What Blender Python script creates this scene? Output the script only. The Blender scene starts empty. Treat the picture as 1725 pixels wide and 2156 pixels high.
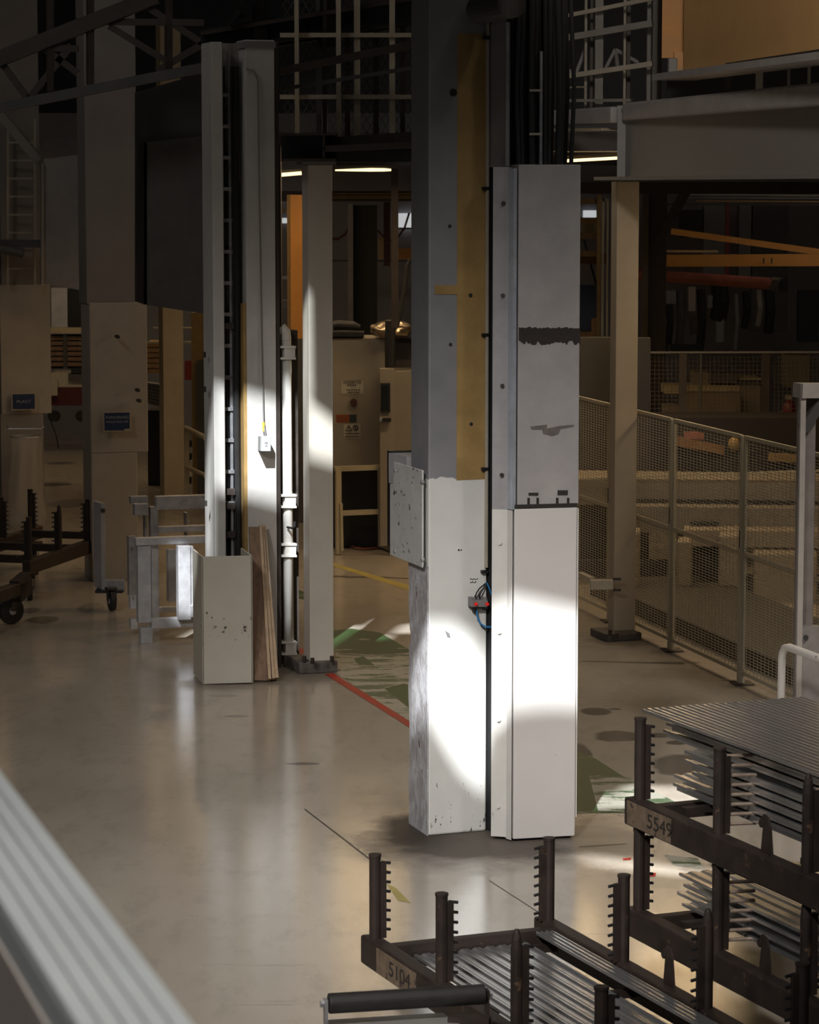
import bpy, bmesh, random
from math import *
from mathutils import Vector, Matrix, geometry
random.seed(7)
S = bpy.context.scene
COL = S.collection
# ---------------------------------------------------------------- camera model (pixels of the 1725x2156 frame)
H, F = 4.0, 6000.0
T = atan(683 / F)
def Yf(py, z=0.0): return (H - z) / tan(T + atan((py - 1078) / F))
def zy(py, Y): return H - Y * tan(T + atan((py - 1078) / F))
def Xp(px, Y, z): return (px - 862.5) / F * (Y * cos(T) + (H - z) * sin(T))
def fl(px, py, z=0.0):
    Y = Yf(py, z); return Vector((Xp(px, Y, z), Y, z))
def at(px, py, Y):
    z = zy(py, Y); return Vector((Xp(px, Y, z), Y, z))
YAW = radians(17)
BV = Vector((cos(YAW), sin(YAW), 0)); AV = Vector((-sin(YAW), cos(YAW), 0))
def along(p, d, px):
    """how far from p along the level direction d until the point projects to column px"""
    k = (px - 862.5) / F; D0 = p.y * cos(T) + (H - p.z) * sin(T)
    return (k * D0 - p.x) / (d.x - k * d.y * cos(T))
def foot(pxl, px0, px1, py, z=0.0, back=None, Y=None, yaw=None):
    """footprint of an upright block: its front face spans px0..px1, its left side shows from pxl to px0"""
    b = BV if yaw is None else Vector((cos(yaw), sin(yaw), 0)); a = Vector((-b.y, b.x, 0))
    p = fl(px0, py, z) if Y is None else Vector((Xp(px0, Y, z), Y, z))
    q = p + b * along(p, b, px1)
    d = along(p, a, pxl) if back is None else back
    return [p, q, q + a * d, p + a * d]
# ---------------------------------------------------------------- mesh builder
class MB:
    def __init__(s): s.v = []; s.f = []; s.m = []; s.mi = 0; s.smooth = False
    def add(s, vs, fs):
        o = len(s.v); s.v += [Vector(v) for v in vs]
        for f in fs: s.f.append([i + o for i in f]); s.m.append(s.mi)
        return s
    def prism(s, poly, z0, z1):
        n = len(poly); a = sum(poly[i][0] * poly[(i + 1) % n][1] - poly[(i + 1) % n][0] * poly[i][1] for i in range(n))
        if a < 0: poly = list(poly)[::-1]
        vs = [(p[0], p[1], z0) for p in poly] + [(p[0], p[1], z1) for p in poly]
        return s.add(vs, [list(range(n))[::-1], list(range(n, 2 * n))] + [[i, (i + 1) % n, n + (i + 1) % n, n + i] for i in range(n)])
    def box(s, x0, x1, y0, y1, z0, z1): return s.prism([(x0, y0), (x1, y0), (x1, y1), (x0, y1)], z0, z1)
    def bar(s, p, q, w, h, up=(0, 0, 1), caps=True):
        p, q = Vector(p), Vector(q); d = (q - p).normalized(); u = Vector(up)
        if abs(d.dot(u)) > .98: u = AV
        r = d.cross(u).normalized(); u = r.cross(d); r = r * w / 2; u = u * h / 2
        vs = [p - r - u, p + r - u, p + r + u, p - r + u, q - r - u, q + r - u, q + r + u, q - r + u]
        fs = [[0, 1, 5, 4], [1, 2, 6, 5], [2, 3, 7, 6], [3, 0, 4, 7]]
        return s.add(vs, fs + ([[3, 2, 1, 0], [4, 5, 6, 7]] if caps else []))
    def tube(s, pts, r, n=10, caps=True):
        pts = [Vector(p) for p in pts]; rings = []; prev = None
        for i, p in enumerate(pts):
            d = (pts[min(i + 1, len(pts) - 1)] - pts[max(i - 1, 0)]).normalized()
            if prev is None: u = d.orthogonal().normalized()
            else: u = (prev - d * prev.dot(d)).normalized()
            prev = u; w = d.cross(u); rr = r[i] if isinstance(r, (list, tuple)) else r
            rings.append([p + (u * cos(2 * pi * k / n) + w * sin(2 * pi * k / n)) * rr for k in range(n)])
        vs = [v for g in rings for v in g]; fs = []
        for i in range(len(rings) - 1):
            for k in range(n): fs.append([i * n + k, i * n + (k + 1) % n, (i + 1) * n + (k + 1) % n, (i + 1) * n + k])
        if caps: fs += [list(range(n))[::-1], list(range(len(vs) - n, len(vs)))]
        return s.add(vs, fs)
    def cyl(s, p, q, r, n=16): return s.tube([p, q], r, n)
    def plate(s, p, q, z0, z1, t):
        """upright plate from ground point p to q, thickness t behind it"""
        p, q = Vector(p), Vector(q); d = (q - p); d.z = 0; d.normalize(); nrm = Vector((-d.y, d.x, 0)) * t
        return s.prism([p, q, q + nrm, p + nrm], z0, z1)
    def poly(s, pts, n, t):
        """flat polygon pts thickened by t along n"""
        pts = [Vector(p) for p in pts]; k = len(pts); o = [p + Vector(n) * t for p in pts]
        return s.add(pts + o, [list(range(k)), list(range(k, 2 * k))[::-1]] + [[i, k + i, k + (i + 1) % k, (i + 1) % k] for i in range(k)])
    def ball(s, c, rx, ry, rz, nu=16, nv=10, fn=None):
        c = Vector(c); vs = []; fs = []
        for j in range(nv + 1):
            th = pi * j / nv
            for i in range(nu):
                ph = 2 * pi * i / nu; k = fn(th, ph) if fn else 1
                vs.append(c + Vector((rx * sin(th) * cos(ph) * k, ry * sin(th) * sin(ph) * k, rz * cos(th) * k)))
        for j in range(nv):
            for i in range(nu): fs.append([j * nu + i, (j + 1) * nu + i, (j + 1) * nu + (i + 1) % nu, j * nu + (i + 1) % nu])
        return s.add(vs, fs)
    # block seen from the front between pixel columns/rows at depth Y, d deep
    def ib(s, x0, x1, y0, y1, Y, d, yaw=0.0):
        zt, zb = zy(y0, Y), (0.0 if y1 > 1900 else zy(y1, Y))
        return s.prism(foot(x0, x0, x1, 0, (zt + zb) / 2, back=d, Y=Y, yaw=yaw), zb, zt)
WL = {}
def base(o, loc): WL[o.name] = Vector(loc); o.location = loc
def obj(name, mb, mat, parent=None, label=None, bevel=0.0, origin=None):
    me = bpy.data.meshes.new(name); off = WL[parent.name] if parent else Vector(origin) if origin is not None else None
    if off is None:
        xs = [v for v in mb.v]; off = Vector(((min(v.x for v in xs) + max(v.x for v in xs)) / 2, (min(v.y for v in xs) + max(v.y for v in xs)) / 2, min(v.z for v in xs)))
    me.from_pydata([v - off for v in mb.v], [], mb.f)
    for m in (mat if isinstance(mat, (list, tuple)) else [mat]): me.materials.append(m)
    for p, i in zip(me.polygons, mb.m): p.material_index = i; p.use_smooth = mb.smooth
    bm = bmesh.new(); bm.from_mesh(me); bmesh.ops.recalc_face_normals(bm, faces=bm.faces); bm.to_mesh(me); bm.free()
    o = bpy.data.objects.new(name, me); COL.objects.link(o)
    if parent: o.parent = parent; WL[o.name] = off
    else: o.location = off; WL[o.name] = off
    if label: o['label'] = label
    if bevel:
        b = o.modifiers.new('bevel', 'BEVEL'); b.width = bevel; b.segments = 2; b.limit_method = 'ANGLE'
    return o
def thing(name, label, cat, loc, group=None):
    o = bpy.data.objects.new(name, None); COL.objects.link(o); o.empty_display_size = .1
    o.location = loc; WL[o.name] = Vector(loc); o['label'] = label; o['category'] = cat
    if group: o['group'] = group
    return o
def solo(name, mb, mat, label, cat, group=None, bevel=0.0):
    o = obj(name, mb, mat, bevel=bevel); o['label'] = label; o['category'] = cat
    if group: o['group'] = group
    return o
def struct(name, mb, mat):
    o = obj(name, mb, mat, origin=(0, 0, 0)); o['kind'] = 'structure'; return o
def text(name, s, size, org, right, up, mat, parent, t=.002, width=None):
    c = bpy.data.curves.new('t', 'FONT'); c.body = s; c.size = size; c.extrude = t / 2; c.align_x = 'CENTER'; c.align_y = 'CENTER'
    o = bpy.data.objects.new('t', c); COL.objects.link(o); bpy.context.view_layer.update()
    me = bpy.data.meshes.new_from_object(o.evaluated_get(bpy.context.evaluated_depsgraph_get())); bpy.data.objects.remove(o); bpy.data.curves.remove(c)
    right, up = Vector(right).normalized(), Vector(up).normalized(); n = right.cross(up)
    xs = [v.co.x for v in me.vertices]; k = width / (max(xs) - min(xs)) if width else 1
    mb = MB(); mb.add([Vector(org) + right * v.co.x * k + up * v.co.y + n * v.co.z for v in me.vertices], [list(p.vertices) for p in me.polygons])
    bpy.data.meshes.remove(me)
    return obj(name, mb, mat, parent)
# ---------------------------------------------------------------- materials
class NT:
    def __init__(s, name):
        s.m = bpy.data.materials.new(name); s.m.use_nodes = True; s.t = s.m.node_tree; s.b = s.t.nodes['Principled BSDF']
        s.co = s.n('ShaderNodeTexCoord').outputs['Object']
    def n(s, k, **a):
        x = s.t.nodes.new(k)
        for i, v in a.items(): setattr(x, i, v)
        return x
    def lk(s, a, b): s.t.links.new(a, b)
    def put(s, sock, v):
        if isinstance(v, bpy.types.NodeSocket): s.lk(v, sock)
        else: sock.default_value = v
    def map(s, sc=(1, 1, 1), loc=(0, 0, 0), rot=(0, 0, 0), src=None):
        m = s.n('ShaderNodeMapping'); m.inputs['Location'].default_value = loc; m.inputs['Rotation'].default_value = rot; m.inputs['Scale'].default_value = sc
        s.lk(src or s.co, m.inputs[0]); return m.outputs[0]
    def noise(s, scale, detail=4, src=None, rough=.55):
        x = s.n('ShaderNodeTexNoise'); x.inputs['Scale'].default_value = scale; x.inputs['Detail'].default_value = detail; x.inputs['Roughness'].default_value = rough
        s.lk(src or s.co, x.inputs['Vector']); return x.outputs['Fac']
    def math(s, op, a, b=0.0, clamp=False):
        x = s.n('ShaderNodeMath', operation=op, use_clamp=clamp); s.put(x.inputs[0], a); s.put(x.inputs[1], b); return x.outputs[0]
    def ramp(s, v, a, b, c=0.0, d=1.0):
        x = s.n('ShaderNodeMapRange'); s.put(x.inputs[0], v)
        for i, k in enumerate((a, b, c, d)): x.inputs[i + 1].default_value = k
        return x.outputs[0]
    def mix(s, f, a, b):
        x = s.n('ShaderNodeMix', data_type='RGBA'); s.put(x.inputs[0], f)
        for i, c in ((6, a), (7, b)):
            s.put(x.inputs[i], c if isinstance(c, bpy.types.NodeSocket) else (*c[:3], 1))
        return x.outputs[2]
    def z(s):
        x = s.n('ShaderNodeSeparateXYZ'); s.lk(s.co, x.inputs[0]); return x.outputs[2]
    def done(s, col, rough=.6, metal=0.0, bump=None, spec=.5):
        s.put(s.b.inputs['Base Color'], col if isinstance(col, bpy.types.NodeSocket) else (*col[:3], 1))
        s.put(s.b.inputs['Roughness'], rough); s.b.inputs['Metallic'].default_value = metal; s.b.inputs['Specular IOR Level'].default_value = spec
        if bump:
            x = s.n('ShaderNodeBump'); x.inputs['Strength'].default_value = bump[1]; x.inputs['Distance'].default_value = bump[2] if len(bump) > 2 else .01
            s.lk(bump[0], x.inputs['Height']); s.lk(x.outputs[0], s.b.inputs['Normal'])
        return s.m
def M(name, c, rough=.6, metal=0.0, var=.25, vs=5.0, stretch=(1, 1, 1), chips=None, spec=.5, bump=.15):
    """paint or metal with uneven tone; chips = (colour, threshold, scale, stretch)"""
    k = NT(name); v = k.map(stretch)
    a = k.noise(vs, 6, v, .65); dark = [x * (1 - var) for x in c]; lite = [min(1, x * (1 + var * .6)) for x in c]
    col = k.mix(k.ramp(a, .3, .7), dark, lite)
    if chips:
        for cc, th, sc, st in (chips if isinstance(chips, list) else [chips]):
            col = k.mix(k.ramp(k.noise(sc, 6, k.map(st), .7), th, th + .02), col, cc)
    return k.done(col, k.ramp(a, .2, .8, rough * .85, min(1, rough * 1.15)), metal, (a, bump, .004), spec)
def glow(name, c, e):
    m = bpy.data.materials.new(name); m.use_nodes = True; b = m.node_tree.nodes['Principled BSDF']
    b.inputs['Base Color'].default_value = (*c, 1); b.inputs['Emission Color'].default_value = (*c, 1); b.inputs['Emission Strength'].default_value = e
    return m
SCUFF = (.03, .025, .02)
white = M('white_paint', (.62, .60, .56), .5, var=.1, vs=3, chips=[(SCUFF, .70, 22, (1, 1, .35))])
whitegrey = M('greyed_paint', (.33, .315, .318), .6, var=.18, vs=5, chips=[((.12, .10, .09), .74, 14, (1, 1, 1))])
cream = M('cream_paint', (.50, .44, .33), .55, var=.15, vs=4)
creamdark = M('aged_cream_paint', (.33, .29, .23), .6, var=.2, vs=4)
greypaint = M('grey_paint', (.20, .19, .19), .6, var=.2, vs=4)
darkgrey = M('dark_grey_paint', (.07, .066, .064), .6, var=.25, vs=4)
black = M('black_rubber', (.012, .012, .013), .6, var=.3, vs=8)
blackmetal = M('black_steel', (.02, .019, .019), .45, .3, var=.3, vs=8)
rust = M('rusted_dark_steel', (.030, .019, .014), .62, .1, var=.5, vs=7, chips=[((.10, .058, .034), .63, 9, (1, 1, 1))])
rustlight = M('worn_label_paint', (.16, .115, .075), .7, var=.45, vs=12, chips=[((.035, .025, .02), .6, 15, (1, 1, 1))])
brownsteel = M('brown_painted_steel', (.05, .038, .032), .55, .2, var=.3, vs=6)
galv = M('galvanised_steel', (.50, .51, .54), .38, .75, var=.25, vs=9)
alu = M('mill_aluminium', (.62, .62, .62), .30, .9, var=.12, vs=6, stretch=(1, 12, 12))
greysteel = M('grey_worn_steel', (.36, .35, .36), .45, .4, var=.35, vs=10, chips=[((.13, .10, .09), .64, 14, (1, 1, .5))])
orange = M('orange_paint', (.50, .22, .045), .5, var=.12, vs=3)
amber = M('amber_girder_paint', (.62, .37, .16), .85, var=.08, vs=2, spec=.15)
ochre = M('ochre_paint', (.33, .21, .075), .6, var=.25, vs=5)
redpaint = M('red_paint', (.28, .03, .02), .5, var=.25, vs=6)
redrust = M('faded_red_paint', (.30, .09, .06), .5, var=.35, vs=8)
woodb = M('brown_board', (.20, .125, .08), .75, var=.35, vs=5, stretch=(6, 6, .6))
woode = M('pale_wood_edge', (.45, .33, .22), .75, var=.3, vs=5, stretch=(6, 6, .6))
palletw = M('pallet_wood', (.30, .18, .08), .8, var=.4, vs=6)
bluesign = M('blue_sign_face', (.010, .025, .075), .4, var=.1)
bluebin = M('dark_blue_plastic', (.008, .02, .06), .5, var=.1)
signtext = M('grey_lettering', (.28, .29, .31), .5, var=.15)
inkk = M('dark_ink', (.02, .017, .014), .7, var=.1)
paper = M('aged_paper', (.40, .37, .30), .7, var=.12, vs=20)
redplast = M('bright_red_plastic', (.85, .02, .015), .35, var=.03)
bluecable = M('blue_cable_jacket', (.02, .17, .42), .4, var=.05)
yellowtag = M('yellow_tag', (.75, .52, .05), .5, var=.05)
screen = M('dark_screen_glass', (.015, .018, .02), .12, var=.1)
foil = M('crinkled_foil', (.55, .45, .33), .22, .9, var=.3, vs=20, bump=1.0)
tubeglow = glow('warm_tube', (1, .74, .36), 2.2)
windowglow = glow('bright_window_pane', (.80, .83, .85), .55)
# ---------------------------------------------------------------- room shell
def floor_mat():
    k = NT('epoxy_floor'); a = k.noise(.45, 6, k.map((1, .55, 1)), .6); b = k.noise(5, 8, k.map((1, .35, 1)), .7); c = k.noise(2.2, 8, k.map((.25, 2.5, 1)), .75)
    col = k.mix(k.ramp(a, .3, .7), (.36, .312, .252), (.47, .415, .345))
    col = k.mix(k.math('MULTIPLY', k.ramp(b, .5, .75), .35), col, (.17, .145, .115))
    col = k.mix(k.math('MULTIPLY', k.ramp(c, .62, .72), .55), col, (.12, .10, .08))
    # stains with their own outlines: oil patches and the dirt rings at the column feet
    wob = k.noise(3.5, 5)
    dirt = 0.0
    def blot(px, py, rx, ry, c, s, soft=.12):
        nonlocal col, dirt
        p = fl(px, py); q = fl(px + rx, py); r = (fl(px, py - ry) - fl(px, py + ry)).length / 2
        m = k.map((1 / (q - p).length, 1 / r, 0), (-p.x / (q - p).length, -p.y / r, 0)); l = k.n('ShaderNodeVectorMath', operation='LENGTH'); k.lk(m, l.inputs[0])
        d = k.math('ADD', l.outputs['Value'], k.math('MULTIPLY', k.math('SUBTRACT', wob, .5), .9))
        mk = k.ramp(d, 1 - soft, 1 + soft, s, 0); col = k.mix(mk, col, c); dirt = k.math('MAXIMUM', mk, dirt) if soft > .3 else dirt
    O = (.045, .036, .031)
    for px, py, rx, ry, s in ((1255, 1498, 34, 8, .75), (1295, 1493, 14, 2, .7), (1302, 1550, 50, 11, .75), (1388, 1548, 25, 5, .7), (1425, 1564, 22, 4.5, .8), (1450, 1612, 75, 24, .7),
                              (1225, 1590, 22, 22, .7), (1490, 1832, 55, 14, .35), (110, 1020, 40, 4, .8), (130, 975, 30, 2.5, .8), (90, 1305, 32, 8, .6), (65, 1285, 20, 5, .5), (190, 1280, 25, 10, .3),
                              (635, 1608, 32, 3, .75), (150, 1060, 45, 9, .5), (470, 1465, 30, 3, .4), (500, 1508, 25, 2.5, .5), (1420, 1395, 60, 2.5, .5), (760, 1215, 60, 2, .5)):
        blot(px, py, rx, ry, O, s)
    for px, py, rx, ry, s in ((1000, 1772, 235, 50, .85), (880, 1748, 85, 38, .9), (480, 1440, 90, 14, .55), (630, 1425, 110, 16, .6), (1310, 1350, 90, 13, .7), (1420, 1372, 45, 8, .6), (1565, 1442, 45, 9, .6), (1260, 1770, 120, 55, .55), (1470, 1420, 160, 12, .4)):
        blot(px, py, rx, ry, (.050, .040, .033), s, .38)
    fine = k.noise(38, 6, k.map((.15, 1.2, 1)), .7)
    rg = k.ramp(k.math('ADD', k.math('MULTIPLY', a, .5), k.math('MULTIPLY', c, .5)), .35, .65, .10, .20)
    rg = k.math('ADD', rg, k.math('MULTIPLY', dirt, .45)); k.lk(k.ramp(dirt, 0, .8, .85, .08), k.b.inputs['Specular IOR Level'])
    return k.done(col, rg, 0, (k.math('ADD', fine, k.math('MULTIPLY', b, .6)), .10, .004), .5)
def worn_green(name, thr, green=(.030, .075, .022)):
    k = NT(name); a = k.noise(2.6, 8, k.map((.8, 2.2, 1)), .72)
    col = k.mix(k.ramp(a, thr, thr + .03), green, (.27, .26, .215))
    return k.done(col, .5, 0, (a, .1, .003), .25)
fm = floor_mat(); green1 = worn_green('worn_green_floor_paint', .60, (.020, .052, .016)); green2 = worn_green('very_worn_green_floor_paint', .46, (.045, .075, .038))
redline = M('red_floor_paint', (.30, .022, .014), .55, var=.3, vs=6, spec=.2); yelline = M('faded_yellow_floor_paint', (.42, .34, .10), .5, var=.3, vs=6, spec=.3)
seam = M('floor_seam', (.075, .062, .05), .6)
f = MB(); f.add([(-22, -6, 0), (20, -6, 0), (20, 58, 0), (-22, 58, 0)], [[0, 1, 2, 3]])
def paint(i, pts, h):
    f.mi = i; f.add([fl(*p) + Vector((0, 0, h)) for p in pts], [list(range(len(pts)))])
paint(1, [(700, 1328), (740, 1324), (800, 1332), (870, 1373), (790, 1378), (700, 1372)], .002)
paint(2, [(708, 1374), (790, 1379), (880, 1374), (930, 1420), (930, 1560), (865, 1523), (716, 1424), (700, 1410)], .0015)
paint(1, [(745, 1388), (765, 1382), (790, 1402), (755, 1400)], .003)
paint(1, [(810, 1450), (850, 1440), (900, 1452), (900, 1500), (860, 1490)], .003)
paint(1, [(1200, 1575), (1255, 1598), (1320, 1640), (1420, 1690), (1425, 1712), (1200, 1712)], .002)
paint(2, [(1240, 1632), (1330, 1638), (1430, 1694), (1400, 1716), (1260, 1708)], .003)
paint(2, [(1400, 1800), (1470, 1808), (1482, 1830), (1420, 1822)], .002)
paint(3, [(684, 1420), (702, 1418), (880, 1530), (1010, 1612), (995, 1626), (862, 1532)], .003)
paint(3, [(1356, 1840), (1382, 1838), (1380, 1846), (1350, 1846)], .002); paint(3, [(1312, 1808), (1330, 1806), (1328, 1811), (1312, 1812)], .002)
paint(3, [(628, 1362), (640, 1366), (640, 1384), (628, 1380)], .002)
paint(4, [(806, 1826), (818, 1832), (812, 1846), (800, 1840)], .002); paint(4, [(815, 1862), (834, 1870), (866, 1902), (838, 1896)], .002)
paint(1, [(620, 1240), (640, 1246), (640, 1262), (620, 1258)], .002)
paint(4, [(700, 1185), (870, 1235), (870, 1246), (700, 1192)], .0015)
paint(5, [(640, 1704), (643, 1703), (790, 1816), (787, 1817)], .001); paint(5, [(1030, 1855), (1032, 1854), (1150, 1930), (1148, 1931)], .001)
paint(5, [(700, 1212), (865, 1217), (865, 1219), (700, 1214)], .001); paint(5, [(1225, 1391), (1440, 1396), (1440, 1399), (1225, 1393)], .001); paint(5, [(1220, 1782), (1320, 1776), (1320, 1778), (1220, 1785)], .001)
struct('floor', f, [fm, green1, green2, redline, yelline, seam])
hallwall = M('hall_wall_paint', (.10, .095, .09), .8, var=.2, vs=.6); hallroof = M('hall_roof_sheet', (.05, .048, .047), .8)
struct('wall_left', MB().box(-22.3, -22, -6.3, 58.3, 0, 13), hallwall)
struct('wall_right', MB().box(20, 20.3, -6.3, 58.3, 0, 13), hallwall)
struct('wall_far', MB().box(-22, 20, 58, 58.3, 0, 13), M('far_wall_paint', (.38, .37, .38), .8, var=.12, vs=1.2))
# unseen roof, its added openings cut to shape the sun patches
SUN = Vector((.20, 1.0, -1.05)); ROOF = 13.0
def hit_roof(p): return p - SUN * ((p.z - ROOF) / SUN.z)
YC, YL = Yf(1755), Yf(1412)
onC = lambda l: [at(x, y, YC) for x, y in l]
onL = lambda l, Y=None: [at(x, y, Y or YL) for x, y in l]
onF = lambda l: [fl(x, y) for x, y in l]
def arch(x0, x1, y0, y1, top=.0): return [(x0, y0), (x1, y0), (x1, y1), (x0, y1)]
HOLES = [
    onC([(850, 1352), (905, 1338), (960, 1318), (1000, 1340), (1030, 1400), (1030, 1665), (1000, 1672), (965, 1648), (935, 1600), (905, 1555), (850, 1490)]),
    onC([(1034, 1330), (1245, 1330), (1245, 1548), (1150, 1566), (1075, 1592), (1034, 1618)]),
    onL([(452, 812), (590, 812), (590, 1052), (452, 1052)]),
    onL([(404, 960), (440, 830), (444, 930), (440, 1330), (426, 1330), (420, 1120), (404, 1180)]),
    onL([(594, 750), (629, 770), (629, 1000), (617, 1300), (594, 1310)]),
    onL([(642, 842), (720, 886), (720, 985), (642, 985)], Yf(1393, .1)),
    onL([(358, 1140), (414, 1140), (414, 1308), (358, 1308)], Yf(1356)),
    onF([(1268, 1706), (1322, 1654), (1500, 1656), (1560, 1700), (1400, 1712)]),
    onF([(752, 1338), (772, 1333), (812, 1303), (796, 1303), (768, 1318)]),
    onF([(822, 1337), (848, 1316), (880, 1312), (880, 1337)]),
    onF([(1190, 1800), (1240, 1796), (1420, 1826), (1560, 1838), (1560, 1862), (1400, 1850), (1250, 1832)]),
]
HP = [[(hit_roof(p).x, hit_roof(p).y) for p in l] for l in HOLES]
def inside(x, y, l):
    r = False
    for (x0, y0), (x1, y1) in zip(l, l[1:] + l[:1]):
        if (y0 > y) != (y1 > y) and x < (x1 - x0) * (y - y0) / (y1 - y0) + x0: r = not r
    return r
loops = [[(-22, -6.3), (20, -6.3), (20, 58.3), (-22, 58.3)]] + HP; vs = []; es = []
for l in loops: o = len(vs); vs += [Vector(p) for p in l]; es += [(o + i, o + (i + 1) % len(l)) for i in range(len(l))]
cv, ce, cf, *_ = geometry.delaunay_2d_cdt(vs, es, [], 0, 1e-5)
wm = MB(); keep = []
for tri in cf:
    c = sum((cv[i] for i in tri), Vector((0, 0))) / len(tri)
    if not any(inside(c.x, c.y, l) for l in HP): keep.append(list(tri))
n = len(cv); ec = {}
for t_ in keep:
    for i in range(len(t_)): e = tuple(sorted((t_[i], t_[(i + 1) % len(t_)]))); ec[e] = ec.get(e, 0) + 1
wm.add([(v.x, v.y, ROOF) for v in cv] + [(v.x, v.y, ROOF + .1) for v in cv], keep + [[i + n for i in t_[::-1]] for t_ in keep] + [[a_, b_, b_ + n, a_ + n] for (a_, b_), k in ec.items() if k == 1])
struct('ceiling', wm, hallroof); struct('wall_back', MB().box(-22, 20, -6.3, -6, 0, 13), hallwall)
# ---------------------------------------------------------------- big concrete column
ZB = zy(1008, YC)
def conc_mat():
    k = NT('painted_concrete'); a = k.noise(3, 6); e = k.noise(7, 3, k.map((1, 1, 0)))
    zb = k.math('ADD', k.z(), k.math('MULTIPLY', k.math('SUBTRACT', e, .5), .09))
    col = k.mix(k.ramp(zb, ZB - .003, ZB + .003), k.mix(k.ramp(a, .3, .7), (.58, .57, .54), (.66, .65, .62)), k.mix(k.ramp(a, .3, .7), (.19, .186, .197), (.245, .237, .25)))
    lowm = k.ramp(k.z(), .1, .75, .10, 0)
    col = k.mix(k.ramp(k.math('ADD', k.noise(26, 6, k.map((1, 1, .4)), .7), lowm), .71, .73), col, SCUFF)
    return k.done(col, .55, 0, (a, .2, .006))
def peel_mat():
    k = NT('peeling_silver_paint'); a = k.noise(16, 8, k.map((1, 1, .5)), .75); b = k.noise(5, 6)
    col = k.mix(k.ramp(a, .42, .62), (.36, .335, .335), (.60, .60, .62)); col = k.mix(k.ramp(k.math('MULTIPLY', a, b), .36, .39), col, (.16, .09, .08))
    zb = k.z(); col = k.mix(k.ramp(zb, zy(1200, YC), zy(1190, YC)), col, (.29, .28, .295))
    return k.done(col, .5, 0, (a, .6, .02))
cL, cF, cR = fl(865, 1735), fl(902, 1760), fl(1024, 1749); cB = cL + cR - cF
fd = (cR - cF).normalized(); fn = Vector((fd.y, -fd.x, 0)); ld = (cL - cF).normalized(); ln = Vector((ld.y, -ld.x, 0))
if ln.x > 0: ln = -ln
cc = thing('concrete_column', 'massive white and grey concrete column with a yellow band, in the middle of the hall', 'column', (cF + cB) / 2)
concrete = conc_mat()
obj('shaft', MB().prism([cF, cR, cB, cL], 0, 7.2), [concrete], cc, bevel=.012)
sk = MB(); n = 40   # ragged plaster skin on the left face
for i in range(n):
    z0, z1 = i * zy(1190, YC) / n, (i + 1) * zy(1190, YC) / n
    j = lambda z: .012 + .008 * sin(z * 9) + .01 * (sin(z * 23 + 1) > .4) - (.02 if abs(z - zy(1355, YC)) < .05 else 0)
    a0, a1 = j(z0), j(z1)
    sk.add([cF + ln * .006 + Vector((0, 0, z0)), cL + ln * .006 + ld * a0 + Vector((0, 0, z0)), cL + ln * .006 + ld * a1 + Vector((0, 0, z1)), cF + ln * .006 + Vector((0, 0, z1)),
            cF + Vector((0, 0, z0)), cL - Vector((0, 0, 0)) + ld * a0 + Vector((0, 0, z0)), cL + ld * a1 + Vector((0, 0, z1)), cF + Vector((0, 0, z1))], [[0, 1, 2, 3], [1, 5, 6, 2], [0, 3, 7, 4]])
obj('peeling_plaster', sk, peel_mat(), cc, 'flaking silvery plaster on the left face')
def onface(px, py, off=0.0):
    """point on the column's front face at a pixel"""
    s = along(cF, fd, px); p = cF + fd * s; return Vector((p.x, p.y, zy(py, p.y))) + fn * off
a, b = onface(960, 1000), onface(1020, 1000)
obj('yellow_band', MB().plate(Vector((a.x, a.y, 0)) + fn * .002, Vector((b.x, b.y, 0)) + fn * .002, ZB - .01, zy(70, a.y), .004), ochre, cc, 'ochre yellow painted band')
c0 = onface(1021, 1195, .012); obj('conduit', MB().tube([(c0.x, c0.y, zy(1195, c0.y)), (c0.x, c0.y, 7.0)], .012), creamdark, cc)
for y in (80, 397, 705, 987, 1203):
    c = onface(1019, y, .012); obj('conduit_clip', MB().bar(c - fd * .028, c + fd * .014, .03, .02), blackmetal, cc)
for x, y, r in ((945, 476, 7), (988, 622, 9), (990, 893, 8), (947, 725, 7), (965, 1158, 4), (970, 1158, 3), (952, 195, 16)):
    c = onface(x, y); obj('anchor_hole', MB().cyl(c - fn * .005, c + fn * .004, r / 340 / 2, 12), inkk, cc)
c = onface(925, 609); obj('tape_patch', MB().bar(onface(914, 610, .002), onface(962, 610, .002), .004, .055), ochre, cc, 'stained yellow tape patch')
c = onface(940, 1334, .004); obj('torn_chip', MB().poly([onface(937, 1328, .004), onface(946, 1334, .004), onface(947, 1342, .004), onface(941, 1340, .004)], -fn, .004), greypaint, cc)
c = onface(995, 22, .05); solo('duct_spigot', MB().tube([c + fn * .02, c + fn * .5, c + fn * .7 + Vector((-.1, 0, .3))], .085, 20), darkgrey, 'dark round duct end at the top of the big concrete column', 'duct')
wr = thing('pencil_note', 'tiny two-line pencil note on the white concrete above the switch box', 'note', onface(996, 1226, .001))
m1 = MB()
for i in range(5): m1.bar(onface(989 + i * 3.4, 1220, .001), onface(991 + i * 3.4, 1218 + (i % 2) * 2, .001), .002, .006)
for i in range(4): m1.bar(onface(989 + i * 3.4, 1227, .001), onface(991 + i * 3.4, 1226 - (i % 2) * 2, .001), .002, .006)
obj('scribble', m1, inkk, wr)
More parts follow.
